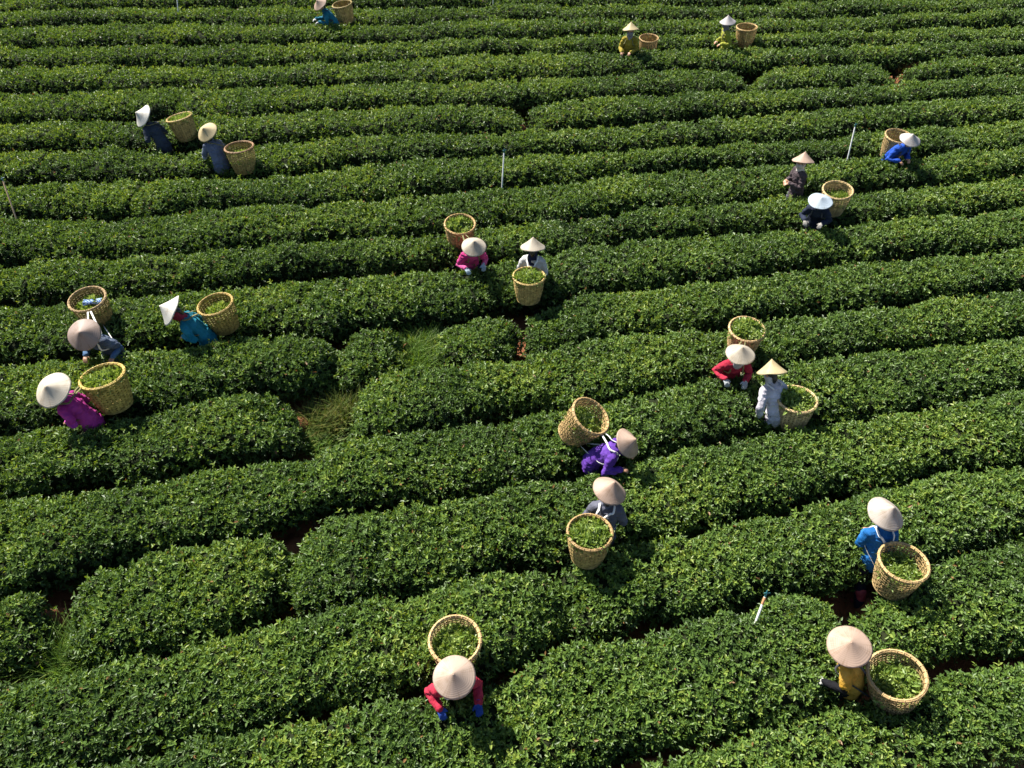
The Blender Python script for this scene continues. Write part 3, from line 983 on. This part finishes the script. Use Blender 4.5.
def heap_mesh(nleaf, seed):
    r_ = np.random.default_rng(seed)
    n = nleaf
    rad = np.sqrt(r_.random(n)) * 0.97
    ang = r_.random(n) * 2 * np.pi
    x, y = rad * np.cos(ang), rad * np.sin(ang)
    def hh(x, y):
        q = np.sqrt(x * x + y * y)
        return 0.26 * (1 - q ** 2) + 0.22 * vnoise(x * 2.6 + seed, y * 2.6, x * 0, seed) + 0.04 * vnoise(x * 6, y * 6 + seed, x * 0, seed + 1) * (1 - q)
    s = 0.24
    P = np.stack([x * s, y * s, hh(x, y) * s + r_.uniform(-0.006, 0.012, n)], 1)
    N = unit(np.stack([x * 0.4, y * 0.4, np.ones(n)], 1))
    lp, ld, ln, L, idx = shoots(P, N, 0.074 * r_.uniform(0.6, 1.3, n), 3, 0.35, 0.8)
    lv, lq = leaves_geo(lp, ld, ln, L, L * 0.38, 0.25, 0.15)
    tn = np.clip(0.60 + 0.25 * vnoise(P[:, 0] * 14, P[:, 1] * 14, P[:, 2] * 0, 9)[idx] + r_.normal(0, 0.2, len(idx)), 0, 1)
    # body of the heap under the top leaves
    nr, na = 12, 28
    rr, aa = np.meshgrid(np.linspace(0.02, 1.0, nr), np.linspace(0, 2 * np.pi, na), indexing='ij')
    bx, by = rr * np.cos(aa), rr * np.sin(aa)
    B = np.stack([bx * s, by * s, (hh(bx, by) - 0.05) * s], -1)
    low = B[-1].copy(); low[:, 2] = -0.10; low[:, :2] *= 0.9
    B = np.concatenate([B, low[None]], 0).reshape(-1, 3)
    i, j = np.meshgrid(np.arange(nr), np.arange(na - 1), indexing='ij')
    b = (i * na + j).ravel()
    Qb = np.stack([b, b + na, b + na + 1, b + 1], 1)
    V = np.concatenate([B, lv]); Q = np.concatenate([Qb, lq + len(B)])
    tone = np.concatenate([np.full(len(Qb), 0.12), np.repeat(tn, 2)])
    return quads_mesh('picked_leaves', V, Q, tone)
HEAPS = [heap_mesh(300, 100 + i) for i in range(4)]

def make_basket(key, rim_px, rim_z, tilt, label, style='dense', color=(0.36, 0.24, 0.10), fill=None, heap_label=None,
                size=1.0, tilt_dir=None, spin=0.0, heap_off=(0, 0), straps=True, rimc=None, strap_mat=None):
    sh = SHOULDERS[key]
    fwd = Vector(tilt_dir).normalized() if tilt_dir else sh['fwd']
    rim_c = unproj(rim_px[0], rim_px[1], rim_z)
    axis = (Z1 * math.cos(R(tilt)) + fwd * math.sin(R(tilt))).normalized()
    base = rim_c - axis * BH * size
    q = axis.to_track_quat('Z', 'Y').to_matrix() @ Matrix.Rotation(spin, 3, 'Z')
    M = Matrix.Translation(base) @ q.to_4x4() @ Matrix.Scale(size, 4)
    root = bpy.data.objects.new('carrying_basket', None)
    COL.objects.link(root)
    root.matrix_world = M
    root.location, root.rotation_euler, root.scale = M.to_translation(), M.to_euler(), (size,) * 3
    tag(root, label, 'basket', 'woven tea baskets')
    w, r, f = basket_meshes(style)
    for nm, me, mt in (('weave', w, bamboo(color)), ('rim', r, bamboo(rimc or tuple(min(1, c * 1.15) for c in color))), ('foot', f, bamboo(tuple(c * 0.8 for c in color)))):
        me2 = me.copy()
        mesh_obj(nm, me2, mt, root)
    Mi = M.inverted()
    if straps:
        PM = sh['M']
        for p, s in sh['sh']:
            sp = PM @ (p - X1 * (s * 0.055) + sh['u2'] * 0.085)
            bkp = PM @ (p - X1 * (s * 0.055) + sh['u2'] * 0.045 + sh['back'] * 0.125)
            frp = PM @ (p - X1 * (s * 0.045) - sh['u2'] * 0.03 - sh['back'] * 0.125)
            low = PM @ (sh['W'] + X1 * (s * 0.175) + sh['u2'] * 0.02)
            lf = PM @ (sh['C'] + X1 * (s * 0.150) - sh['back'] * 0.100 - sh['u2'] * 0.02)
            # tied to the rim at the nearest point, and to the foot
            d = sp - rim_c; d = d - axis * d.dot(axis); d.normalize()
            tie = rim_c + d * (BR * size + 0.022) - axis * 0.01
            lowc = base + axis * 0.10
            d2 = low - lowc; d2 = d2 - axis * d2.dot(axis); d2.normalize()
            tie2 = lowc + d2 * (brad(0.1) * size + 0.012)
            raw = [tie, tie.lerp(bkp, 0.6) + Z1 * 0.015, bkp, sp, frp, lf, low, tie2]
            pts = []
            for i in range(len(raw) - 1):
                a0 = raw[max(0, i - 1)]; a1 = raw[i]; a2 = raw[i + 1]; a3 = raw[min(len(raw) - 1, i + 2)]
                for t in (0, 0.25, 0.5, 0.75):
                    pts.append(0.5 * ((2 * a1) + (a2 - a0) * t + (2 * a0 - 5 * a1 + 4 * a2 - a3) * t * t + (3 * a1 - a0 - 3 * a2 + a3) * t ** 3))
            pts.append(raw[-1])
            cen = PM @ (sh['C'] * 0.6 + sh['W'] * 0.4)
            nr = [(x - cen).normalized() for x in pts]
            R3 = Mi.to_3x3()
            mb = MB()
            mb.ribbon([Mi @ x for x in pts], [(R3 @ x).normalized() for x in nr], 0.028 / size, 0.004 / size)
            mesh_obj('shoulder_strap', mb.mesh('shoulder_strap'), strap_mat or M_STRAP, root)
    if fill is not None:
        lvl = fill * BH
        rad = brad(min(lvl, BH)) - 0.014
        hp = mesh_obj('picked_leaves', HEAPS[len(label) % 4].copy(), M_PICK)
        k = rad / 0.24 * size
        hp.matrix_world = M @ Matrix.Translation((heap_off[0], heap_off[1], lvl)) @ Matrix.Rotation(len(label) * 1.3, 4, 'Z')
        L_, Q_, S_ = hp.matrix_world.decompose()
        hp.location, hp.rotation_euler, hp.scale = L_, Q_.to_euler(), (k, k, k)
        tag(hp, heap_label, 'tea leaves', 'heaps of picked tea leaves')
    return root, M

# ------------------------------------------------------------------ the pickers
CREAM = (0.48, 0.42, 0.33); WHITE = (0.68, 0.66, 0.60); PINK = (0.45, 0.325, 0.25); YEL = (0.50, 0.41, 0.23); GREYP = (0.36, 0.275, 0.23)
TAN = (0.37, 0.24, 0.10); OLIVE = (0.30, 0.22, 0.07); BROWN = (0.30, 0.17, 0.075); PALE = (0.44, 0.32, 0.15)

M_OLSTRAP = noise_mat('olive_strap', (0.10, 0.10, 0.04), (0.20, 0.18, 0.08), 20, 0.8, 0.2, 80, 0.2)
M_DKSTRAP = noise_mat('dark_strap', (0.03, 0.03, 0.035), (0.07, 0.07, 0.08), 20, 0.8, 0.2, 80, 0.2)
make_person('p01', (319, 3), (-1, -0.25), 32, 40, 'person in a bright teal jacket and pinkish conical hat, cut by the top edge', PINK, (0.0, 0.16, 0.26), gloves=(0.6, 0.6, 0.58), hdir=(-0.7, -0.6, 35))
make_basket('p01', (342, 4), 1.25, 8, 'olive brown basket behind the person in teal, cut by the top edge', color=OLIVE, strap_mat=M_DKSTRAP)
make_person('p02', (631, 27), (-0.30, -0.9), 10, 5, 'person in an olive yellow jacket facing the camera, standing in the far rows', YEL, (0.36, 0.28, 0.02), scarf=(0.30, 0.28, 0.33), hands=((0.15, 0.30), (-0.10, 0.26)), hdir=(-0.2, 1, 12), hat_h=0.19)
make_basket('p02', (649, 38), 1.10, 4, 'small brown basket half hidden behind the olive yellow jacket', color=TAN, size=0.9, strap_mat=M_OLSTRAP)
make_person('p03', (728, 20), (-1, -0.15), 8, 5, 'person in a lime yellow jacket seen from the side under a pale hat', (0.46, 0.43, 0.43), (0.34, 0.36, 0.03), scarf=(0.22, 0.20, 0.26), hands=((0.13, 0.22), (-0.13, 0.20)), hat_h=0.19)
make_basket('p03', (747, 27), 1.15, 2, 'empty orange brown basket on the back of the lime yellow jacket', color=(0.38, 0.255, 0.10), strap_mat=M_OLSTRAP)
make_person('p04', (141, 115), (-0.85, 0.5), 33, 52, 'person in a dark navy jacket bending left under a white hat at upper left', WHITE, (0.035, 0.048, 0.075), gloves=(0.45, 0.55, 0.62), hdir=(-0.8, -0.55, 46), hat_h=0.19, hat_r=0.27, hands=((0.14, 0.18), (-0.15, 0.14)))
make_basket('p04', (179, 117), 1.22, 12, 'yellow brown basket on the back of the dark navy jacket', color=(0.42, 0.29, 0.10), fill=0.80, heap_label='green leaves heaped in the basket behind the dark navy jacket', strap_mat=M_OLSTRAP)
make_person('p05', (206, 131), (-0.6, 0.8), 35, 36, 'person in a grey-blue jacket under a yellow hat, bending left at upper left', YEL, (0.13, 0.16, 0.24), trousers=(0.02, 0.022, 0.035), sleeves=(0.35, 0.38, 0.45), hdir=(-0.55, -0.8, 32), hat_r=0.245)
make_basket('p05', (239, 147), 1.20, 5, 'large dark-rimmed basket behind the yellow-hatted grey-blue picker', color=(0.38, 0.27, 0.09), rimc=BROWN, fill=0.52, heap_label='few dark leaves in the large dark-rimmed basket at upper left', size=1.06, strap_mat=M_OLSTRAP)
make_person('p06', (804, 158), (-1, -0.30), 6, 6, 'person in a dark mauve jacket standing upright with hands raised at the chest', PINK, (0.085, 0.062, 0.070), trousers=(0.10, 0.11, 0.13), scarf=(0.66, 0.60, 0.54), hands=((0.07, 0.24, 1.08), (-0.07, 0.26, 1.06)), hdir=(0.2, 1, 14), hat_h=0.19)
make_person('p07', (821, 200), (-0.45, -0.9), 34, 30, 'person in a dark navy jacket under a flat pale blue hat', (0.42, 0.50, 0.57), (0.018, 0.026, 0.055), hat_h=0.10, hat_r=0.235, gloves=(0.35, 0.33, 0.30), hdir=(-0.3, -1, 10), hands=((0.17, 0.22), (-0.16, 0.20)))
make_basket('p07', (838, 190), 1.26, 8, 'nearly empty basket behind the person in the flat pale blue hat', color=PALE, fill=0.52, heap_label='thin layer of leaves in the basket behind the pale blue hat', strap_mat=M_DKSTRAP)
make_person('p08', (911, 138), (0.35, -0.95), 34, 28, 'person in a vivid blue jacket under a white hat at upper right', (0.52, 0.48, 0.46), (0.004, 0.075, 0.50), hdir=(0.3, -1, 14), hands=((0.15, 0.22), (-0.12, 0.20)))
make_basket('p08', (899, 136), 1.22, 5, 'brown basket half hidden behind the vivid blue jacket', color=(0.36, 0.25, 0.11), strap_mat=M_DKSTRAP)
make_person('p09', (474, 245), (0.30, -0.95), 38, 34, 'person in a hot pink jacket bending down under a cream hat near the middle', CREAM, (0.62, 0.03, 0.22), trousers=(0.03, 0.035, 0.09), gloves=(0.40, 0.52, 0.62), sleeves=(0.62, 0.08, 0.28), hdir=(0.2, -1, 16), hands=((0.18, 0.22), (-0.17, 0.20)))
make_basket('p09', (460, 224), 1.22, 8, 'orange brown basket full of leaves behind the hot pink jacket', color=(0.40, 0.255, 0.10), fill=0.84, heap_label='bright leaves in the orange brown basket behind the hot pink jacket', strap_mat=M_OLSTRAP)
make_person('p10', (533, 244), (0.12, 1), 12, 8, 'person in a white jacket and navy headscarf seen from behind, trousers visible', CREAM, (0.62, 0.61, 0.60), trousers=(0.045, 0.035, 0.045), scarf=(0.02, 0.022, 0.06), hands=((0.16, 0.30), (-0.16, 0.30)), tail=True, hdir=(0, 1, 12), hat_h=0.19)
make_basket('p10', (529, 276), 1.26, 2, 'full yellow brown basket on the back of the white jacket', color=(0.44, 0.31, 0.11), fill=0.90, heap_label='leaves heaped to the brim on the back of the white jacket', size=0.95)
make_person('p11', (83, 334), (-0.15, -1), 34, 40, 'person in a grey-blue jacket bending to the camera at left under a dull beige hat', GREYP, (0.10, 0.13, 0.20), sleeves=(0.06, 0.13, 0.26), hands=((0.16, 0.20), (-0.28, 0.18)), trousers=(0.02, 0.04, 0.20), hdir=(0.05, -1, 36), hat_r=0.25, height=1.58)
bk11, M11 = make_basket('p11', (87, 299), 1.28, 6, 'basket with a blue checked cloth inside, behind the dull beige hat', color=(0.34, 0.22, 0.07), rimc=TAN, fill=0.60, heap_label='leaves under the blue checked cloth in the left basket', size=1.03)
make_person('p12', (168, 309), (-1, -0.08), 32, 56, 'person in a bright teal blue jacket bending left under a white hat', WHITE, (0.0, 0.20, 0.30), trousers=(0.02, 0.03, 0.12), scarf=(0.30, 0.02, 0.05), hands=((0.14, 0.14), (-0.15, 0.12)), hdir=(-0.9, -0.22, 50), hat_h=0.20, hat_r=0.26, height=1.56)
make_basket('p12', (215, 304), 1.31, 7, 'dark yellow basket on the back of the teal blue jacket at left', color=(0.36, 0.24, 0.06), fill=0.58, heap_label='dark leaves low in the basket of the teal blue jacket at left', strap_mat=M_OLSTRAP)
make_person('p13', (51, 389), (-1, -0.02), 27, 30, 'person in a magenta jacket bending left under a large cream hat', (0.58, 0.52, 0.42), (0.46, 0.02, 0.26), trousers=(0.03, 0.03, 0.06), hat_r=0.265, height=1.58, sleeves=(0.46, 0.03, 0.34), hdir=(-0.40, -1, 26), hands=((0.12, 0.16), (-0.16, 0.10)))
make_basket('p13', (102, 376), 1.36, 8, 'large yellow basket full of leaves behind the magenta jacket', color=(0.44, 0.31, 0.075), fill=0.82, heap_label='pale leaves filling the large yellow basket behind the magenta jacket', size=1.10, strap_mat=M_OLSTRAP, tilt_dir=(-0.6, 0.7, 0))
make_person('p14', (741, 352), (-0.02, -1), 32, 16, 'person in a red jacket facing the camera under a cream hat at right of centre', CREAM, (0.45, 0.012, 0.045), gloves=(0.45, 0.48, 0.50), scarf=(0.50, 0.46, 0.48), hdir=(0, -1, 4), hat_back=0.05, hands=((0.16, 0.18), (-0.16, 0.22)))
make_basket('p14', (747, 329), 1.25, 5, 'tan basket full of leaves behind the red jacket at right of centre', color=(0.46, 0.31, 0.15), fill=0.88, heap_label='leaves filling the tan basket behind the cream-hatted red jacket', size=0.97, strap_mat=M_OLSTRAP)
make_person('p15', (772, 368), (-0.45, 0.75), 30, 20, 'person in a white lilac jacket turned away beside the red jacket', YEL, (0.66, 0.62, 0.69), trousers=(0.06, 0.03, 0.08), scarf=(0.56, 0.54, 0.58), hands=((0.16, 0.16, 0.80), (-0.22, 0.12, 0.76)), hat_h=0.20, hdir=(-0.15, 1, 34), tail=True)
make_basket('p15', (797, 399), 1.10, 2, 'full tan basket on the back of the white lilac jacket', color=(0.50, 0.36, 0.18), fill=0.92, heap_label='dark green leaves filling the basket on the white lilac jacket')
make_person('p16', (630, 442), (1, -0.25), 46, 50, 'person in a purple jacket bending right under a pinkish hat', PINK, (0.12, 0.035, 0.36), trousers=(0.03, 0.02, 0.08), hands=((0.22, 0.20), (-0.12, 0.24)), hdir=(0.95, -0.35, 42), hat_h=0.19, height=1.47)
make_basket('p16', (591, 416), 1.32, 30, 'tilted open-weave basket above the purple jacket', style='open', color=(0.38, 0.255, 0.11), fill=0.58, heap_label='few bright leaves in the tilted open-weave basket above the purple jacket', size=1.03)
make_person('p17', (611, 488), (0.22, 1), 12, 16, 'person in a slate grey jacket with white straps seen from behind', PINK, (0.12, 0.125, 0.17), hands=((0.16, 0.30), (-0.18, 0.28)), hat_h=0.20, hdir=(0.7, 0.0, 16), hat_back=-0.02)
make_basket('p17', (590, 532), 1.27, 3, 'round basket brimming with leaves on the slate grey back', color=(0.40, 0.28, 0.10), rimc=TAN, fill=0.88, heap_label='leaves brimming in the round basket on the slate grey back', size=0.97)
make_person('p18', (888, 512), (-0.05, 1), 15, 18, 'person in a blue jacket and red boots seen from behind at lower right', (0.50, 0.43, 0.37), (0.0, 0.13, 0.42), trousers=(0.015, 0.015, 0.035), boots=(0.40, 0.05, 0.08), hands=((0.10, 0.26), (-0.05, 0.26)), hat_h=0.20, hat_r=0.24, hdir=(0.5, -0.4, 14), hat_back=-0.02, stride=0.32, height=1.50)
make_basket('p18', (904, 562), 1.22, 2, 'open-weave tan basket on the back of the blue jacket with red boots', style='open', color=(0.40, 0.275, 0.12), fill=0.55, heap_label='leaves low in the open-weave basket above the red boots', size=1.0)
make_person('p19', (850, 645), (-1, 0.35), 22, 18, 'person in a mustard yellow jacket with black sleeves and a broad pink hat', PINK, (0.66, 0.36, 0.03), trousers=(0.012, 0.013, 0.022), sleeves=(0.005, 0.005, 0.008), gloves=(0.46, 0.46, 0.42), hat_r=0.235, hat_h=0.15, hands=((0.12, 0.06, 0.92), (-0.16, 0.31, 0.82)), crouch=0.04, scarf=(0.16, 0.17, 0.20), hdir=(-0.8, -0.5, 13))
make_basket('p19', (897, 675), 1.15, 12, 'open-weave brown basket behind the mustard yellow jacket', style='open', color=(0.37, 0.255, 0.115), fill=0.58, heap_label='leaves half filling the open-weave basket behind the mustard jacket', size=1.03, strap_mat=M_DKSTRAP)
make_person('p20', (454, 676), (0.38, -1), 36, 26, 'person in a red jacket with blue mask and gloves, nearest the camera', (0.47, 0.36, 0.285), (0.50, 0.015, 0.05), scarf=(0.03, 0.20, 0.45), gloves=(0.02, 0.07, 0.36), hat_r=0.23, hands=((0.22, 0.16), (-0.20, 0.26)), hat_h=0.15, hdir=(-0.15, -1, 12), hat_back=0.10)
make_basket('p20', (455, 640), 1.20, 4, 'tan open-weave basket behind the nearest red jacket with blue gloves', style='open', color=(0.46, 0.31, 0.14), fill=0.66, heap_label='pale leaves in the basket of the nearest red jacket', size=1.0)

# the blue checked cloth lying in one basket
def checked_cloth():
    m, nt, b = new_mat('checked_cloth')
    tc = nt.nodes.new('ShaderNodeTexCoord')
    ck = nt.nodes.new('ShaderNodeTexChecker'); ck.inputs['Scale'].default_value = 38
    ck.inputs['Color1'].default_value = (0.30, 0.40, 0.55, 1); ck.inputs['Color2'].default_value = (0.01, 0.07, 0.28, 1)
    nt.links.new(tc.outputs['Object'], ck.inputs['Vector'])
    nt.links.new(ck.outputs['Color'], b.inputs['Base Color'])
    b.inputs['Roughness'].default_value = 0.85
    n = 26
    g = np.linspace(-1, 1, n)
    U, W = np.meshgrid(g, g, indexing='ij')
    x, y = U * 0.145, W * 0.065 + 0.02 * np.sin(U * 2)
    z = 0.035 + 0.02 * vnoise(U * 2.2, W * 2.2, U * 0, 3) - 0.03 * np.abs(W) ** 3
    top = np.stack([x, y, z], -1).reshape(-1, 3)
    bot = top - np.array([0, 0, 0.008])
    i, j = np.meshgrid(np.arange(n - 1), np.arange(n - 1), indexing='ij')
    a = (i * n + j).ravel()
    Q = np.stack([a, a + n, a + n + 1, a + 1], 1)
    me = quads_mesh('folded_cloth', np.concatenate([top, bot]), np.concatenate([Q, Q[:, ::-1] + n * n]), smooth=True)
    o = mesh_obj('folded_cloth', me, m)
    T = M11 @ Matrix.Translation((0.06, 0.02, 0.60 * BH + 0.135))
    o.location = T.to_translation(); o.rotation_euler = (0, 0.06, 0.1)
    tag(o, 'blue and white checked cloth lying on leaves in a left basket', 'cloth')
checked_cloth()

# ================================================================== SPRINKLERS
def sprinkler(foot_px, foot_z, top_px, top_z, label, mat, head=True, fitting=False, r=0.013):
    a, b = unproj(foot_px[0], foot_px[1], foot_z), unproj(top_px[0], top_px[1], top_z)
    d = (b - a).normalized()
    g = a - d * (a.z / d.z) - d * 0.08                    # continue into the ground
    root = empty('sprinkler_pipe', (g.x, g.y, 0))
    tag(root, label, 'sprinkler', 'irrigation pipes')
    o = Vector((g.x, g.y, 0))
    mb = MB(); mb.ring_tube([g - o, a - o, b - o], [r, r, r], n=12)
    mesh_obj('pipe', mb.mesh('pipe'), mat, root)
    if head:
        mb = MB()
        mb.ring_tube([b - o, b - o + d * 0.04], [0.014, 0.015], n=12)
        s = d.orthogonal().normalized()
        s = Vector((0.9, 0.3, 0.1)); s = (s - d * s.dot(d)).normalized()
        mb.ring_tube([b - o + d * 0.045 - s * 0.028, b - o + d * 0.05, b - o + d * 0.06 + s * 0.045], [0.008, 0.013, 0.008], n=10)
        mb.ring_tube([b - o + d * 0.05, b - o + d * 0.085], [0.010, 0.007], n=10)
        mesh_obj('sprinkler_head', mb.mesh('sprinkler_head'), M_TEAL, root)
    if fitting:
        mb = MB(); mb.ring_tube([b - o - d * 0.09, b - o - d * 0.01], [0.018, 0.018], n=12)
        mesh_obj('coupling', mb.mesh('coupling'), M_COPPER, root)

sprinkler((755, 624), 0.84, (765, 597), 1.12, 'white sprinkler pipe with a teal head and orange coupling in the near hedge', M_PVC, True, True, 0.015)
sprinkler((847, 161), 0.84, (855, 127), 1.55, 'leaning white pipe with a small dark head left of the vivid blue jacket', M_PVC, True, False, 0.014)
sprinkler((502, 186), 0.84, (504, 153), 1.5, 'thin white upright pipe alone in the upper middle hedge', M_PVC, True, False, 0.014)
sprinkler((15, 215), 0.84, (3, 181), 1.4, 'brown leaning pipe at the left edge', M_STICK, True, False, 0.014)
sprinkler((178, 11), 0.84, (176, -14), 1.5, 'white pipe cut by the top edge at upper left', M_PVC, True, False, 0.014)
sprinkler((493, 4), 0.84, (493, -18), 1.5, 'short stub of pale pipe at the middle of the top edge', M_PVC, True, False, 0.014)

# ================================================================== GRASS, WEEDS, LITTER
def blades(name, spots, mat, label, cat, kind=None, group=None):
    """spots: (px, py, rx, ry, count, height, lean)"""
    Vs, Qs, Ts = [], [], []
    nb = 0
    c0 = unproj(spots[0][0], spots[0][1], 0)
    for px, py, rx, ry, cnt, hgt, lean in spots:
        c = unproj(px, py, 0)
        a = rng.random(cnt) * 6.283; rad = np.sqrt(rng.random(cnt))
        P = np.stack([c.x + np.cos(a) * rad * rx, c.y + np.sin(a) * rad * ry, np.full(cnt, -0.02)], 1)
        az = rng.random(cnt) * 6.283
        dirv = np.stack([np.cos(az), np.sin(az), np.zeros(cnt)], 1)
        side = np.stack([-np.sin(az), np.cos(az), np.zeros(cnt)], 1)
        h = hgt * rng.uniform(0.5, 1.2, cnt)[:, None]
        ln = lean * rng.uniform(0.3, 1.3, cnt)[:, None]
        w = rng.uniform(0.004, 0.009, cnt)[:, None]
        up = np.array([0, 0, 1.0])
        prev = None
        V = np.empty((cnt, 8, 3))
        for q, (t, ww) in enumerate(((0, 1), (0.4, 0.9), (0.75, 0.6), (1.0, 0.1))):
            p = P + up * h * (t - 0.25 * ln * t * t) + dirv * h * ln * t * t
            V[:, q * 2] = p - side * w * ww; V[:, q * 2 + 1] = p + side * w * ww
        b = (np.arange(cnt) * 8 + nb)[:, None]
        Q = np.concatenate([b + np.array([0, 1, 3, 2]), b + np.array([2, 3, 5, 4]), b + np.array([4, 5, 7, 6])], 1).reshape(-1, 4)
        Vs.append(V.reshape(-1, 3)); Qs.append(Q); Ts.append(np.repeat(np.clip(rng.normal(0.5, 0.25, cnt), 0, 1), 3))
        nb += cnt * 8
    V = np.concatenate(Vs) - np.array([c0.x, c0.y, 0])
    me = quads_mesh(name, V, np.concatenate(Qs), np.concatenate(Ts))
    o = mesh_obj(name, me, mat)
    o.location = (c0.x, c0.y, 0)
    tag(o, label, cat, group, kind)
    return o

blades('grass', [(424, 362, 0.40, 0.45, 2600, 0.50, 0.7), (412, 352, 0.3, 0.25, 500, 0.34, 0.9)], M_GRASS, 'green grass growing in the break beside the small round bush', 'grass', 'stuff')
blades('grass', [(75, 672, 0.45, 0.28, 1700, 0.55, 0.7), (110, 660, 0.4, 0.18, 700, 0.45, 0.8)], M_GRASS, 'green grass growing beside the red soil at lower left', 'grass', 'stuff')
blades('grass', [(322, 446, 0.32, 0.25, 900, 0.32, 0.9)], M_GRASS, 'green grass below the dry yellow weeds', 'grass', 'stuff')
blades('weed_clump', [(330, 428, 0.42, 0.26, 1300, 0.46, 0.7), (350, 420, 0.25, 0.2, 400, 0.55, 0.6)], M_WEED, 'dry yellow brown weeds at the end of a tea hedge left of centre', 'weeds', None)
blades('weed_clump', [(904, 84, 0.35, 0.30, 700, 0.60, 0.5)], M_DRY, 'dry brown shrub in the hedge break at upper right', 'weeds', None)

def soil_bank(px, py, z, rx, ry, ang=0.0):
    c = unproj(px, py, z)
    nr, na = 14, 36
    rr, aa = np.meshgrid(np.linspace(0.0, 1.35, nr), np.linspace(0, 2 * np.pi, na, endpoint=False), indexing='ij')
    x, y = rr * np.cos(aa) * rx, rr * np.sin(aa) * ry
    ca, sa = math.cos(ang), math.sin(ang)
    X, Y = c.x + x * ca - y * sa, c.y + x * sa + y * ca
    Z = (z + 0.06) * np.exp(-1.6 * rr ** 2) + 0.035 * vnoise(X * 5, Y * 5, X * 0, 8) + 0.012 * vnoise(X * 17, Y * 17, X * 0, 9) - 0.03 - 0.10 * np.clip(rr - 0.8, 0, 1)
    i, j = np.meshgrid(np.arange(nr - 1), np.arange(na), indexing='ij')
    Q = np.stack([i * na + j, (i + 1) * na + j, (i + 1) * na + (j + 1) % na, i * na + (j + 1) % na], -1).reshape(-1, 4)
    V = np.stack([X - c.x, Y - c.y, Z], -1).reshape(-1, 3)
    o = mesh_obj('soil_bank', quads_mesh('soil_bank', V, Q, smooth=True), M_SOIL)
    o.location = (c.x, c.y, 0)
    tag(o, None, None, kind='structure')
for q in ((46, 612, 0.46, 0.30, 0.30), (291, 550, 0.14, 0.28, 0.34), (570, 580, 0.45, 0.15, 0.20), (872, 606, 0.25, 0.22, 0.40), (297, 418, 0.30, 0.45, 0.30),
          (330, 354, 0.40, 0.22, 0.22), (406, 346, 0.35, 0.20, 0.28), (531, 336, 0.10, 0.34, 0.34), (1012, 664, 0.30, 0.3, 0.16), (655, 760, 0.40, 0.5, 0.14),
          (250, 745, 0.35, 0.35, 0.16), (521, 126, 0.45, 0.35, 0.35), (903, 76, 0.35, 0.4, 0.4), (610, 148, 0.55, 0.4, 0.16)):
    soil_bank(*q)

def litter():
    n = 9000
    k = rng.integers(1, 18, n)
    px = rng.uniform(-40, 1064, n)
    X = np.empty(n); Y = np.empty(n)
    for q in range(1, 19):
        s = k == q
        if not s.any(): continue
        ys = np.interp(px[s], [p[0] for p in ROWS[q]], [p[1] for p in ROWS[q]])
        w = np.array([list(unproj(a, b, HTOP))[0] for a, b in zip(px[s], ys)])
        X[s] = w
        Y[s] = row_y(q, w) + rng.uniform(-0.15, 0.45, s.sum())
    P = np.stack([X, Y, rng.uniform(0.012, 0.035, n)], 1)
    az = rng.random(n) * 6.283
    D = unit(np.stack([np.cos(az), np.sin(az), rng.normal(0, 0.25, n)], 1))
    N = unit(np.array([0, 0, 1.0]) + rng.normal(0, 0.3, (n, 3)))
    N = unit(N - D * np.sum(N * D, 1, keepdims=True))
    L = rng.uniform(0.04, 0.075, n)
    V, Q = leaves_geo(P, D, N, L, L * 0.45, 0.2, 0.15)
    me = quads_mesh('leaf_litter', V, Q, np.repeat(np.clip(rng.normal(0.45, 0.25, n), 0, 1), 2))
    tag(mesh_obj('leaf_litter', me, M_DRY), 'dry fallen leaves lying on the soil between the hedges', 'leaf litter', None, 'stuff')
litter()

tot = 0
for k, segs in HEDGES.items():
    for pa, pb, label in segs:
        tot += build_hedge(k, pa, pb, label)
print('SHOOTS', tot)

# ================================================================== LIGHT
SUN_EL, SUN_AZ = R(47), R(-46)         # azimuth from +Y (away from the camera), negative = to the left
world = bpy.data.worlds.new('World')
scene.world = world
world.use_nodes = True
nt = world.node_tree
bg = nt.nodes['Background']
sky = nt.nodes.new('ShaderNodeTexSky')
sky.sky_type = 'NISHITA'
sky.sun_disc = False
sky.sun_elevation = SUN_EL
sky.sun_rotation = SUN_AZ
sky.altitude = 900
nt.links.new(sky.outputs['Color'], bg.inputs['Color'])
bg.inputs['Strength'].default_value = 0.055
sl = bpy.data.lights.new('sun', 'SUN')
sl.energy = 5.0
sl.angle = R(0.5)
sl.color = (1.0, 0.95, 0.86)
so = bpy.data.objects.new('sun', sl)
COL.objects.link(so)
so.location = (-20, 20, 30)
tosun = Vector((math.sin(SUN_AZ) * math.cos(SUN_EL), math.cos(SUN_AZ) * math.cos(SUN_EL), math.sin(SUN_EL)))
so.rotation_euler = tosun.to_track_quat('Z', 'Y').to_euler()

vs = scene.view_settings
vs.view_transform = 'Standard'
vs.look = 'None'
vs.gamma = 1.0
vs.exposure = 1.4
vs.use_curve_mapping = False
scene.cycles.max_bounces = 6
scene.cycles.diffuse_bounces = 3
scene.cycles.glossy_bounces = 2
scene.cycles.transmission_bounces = 3
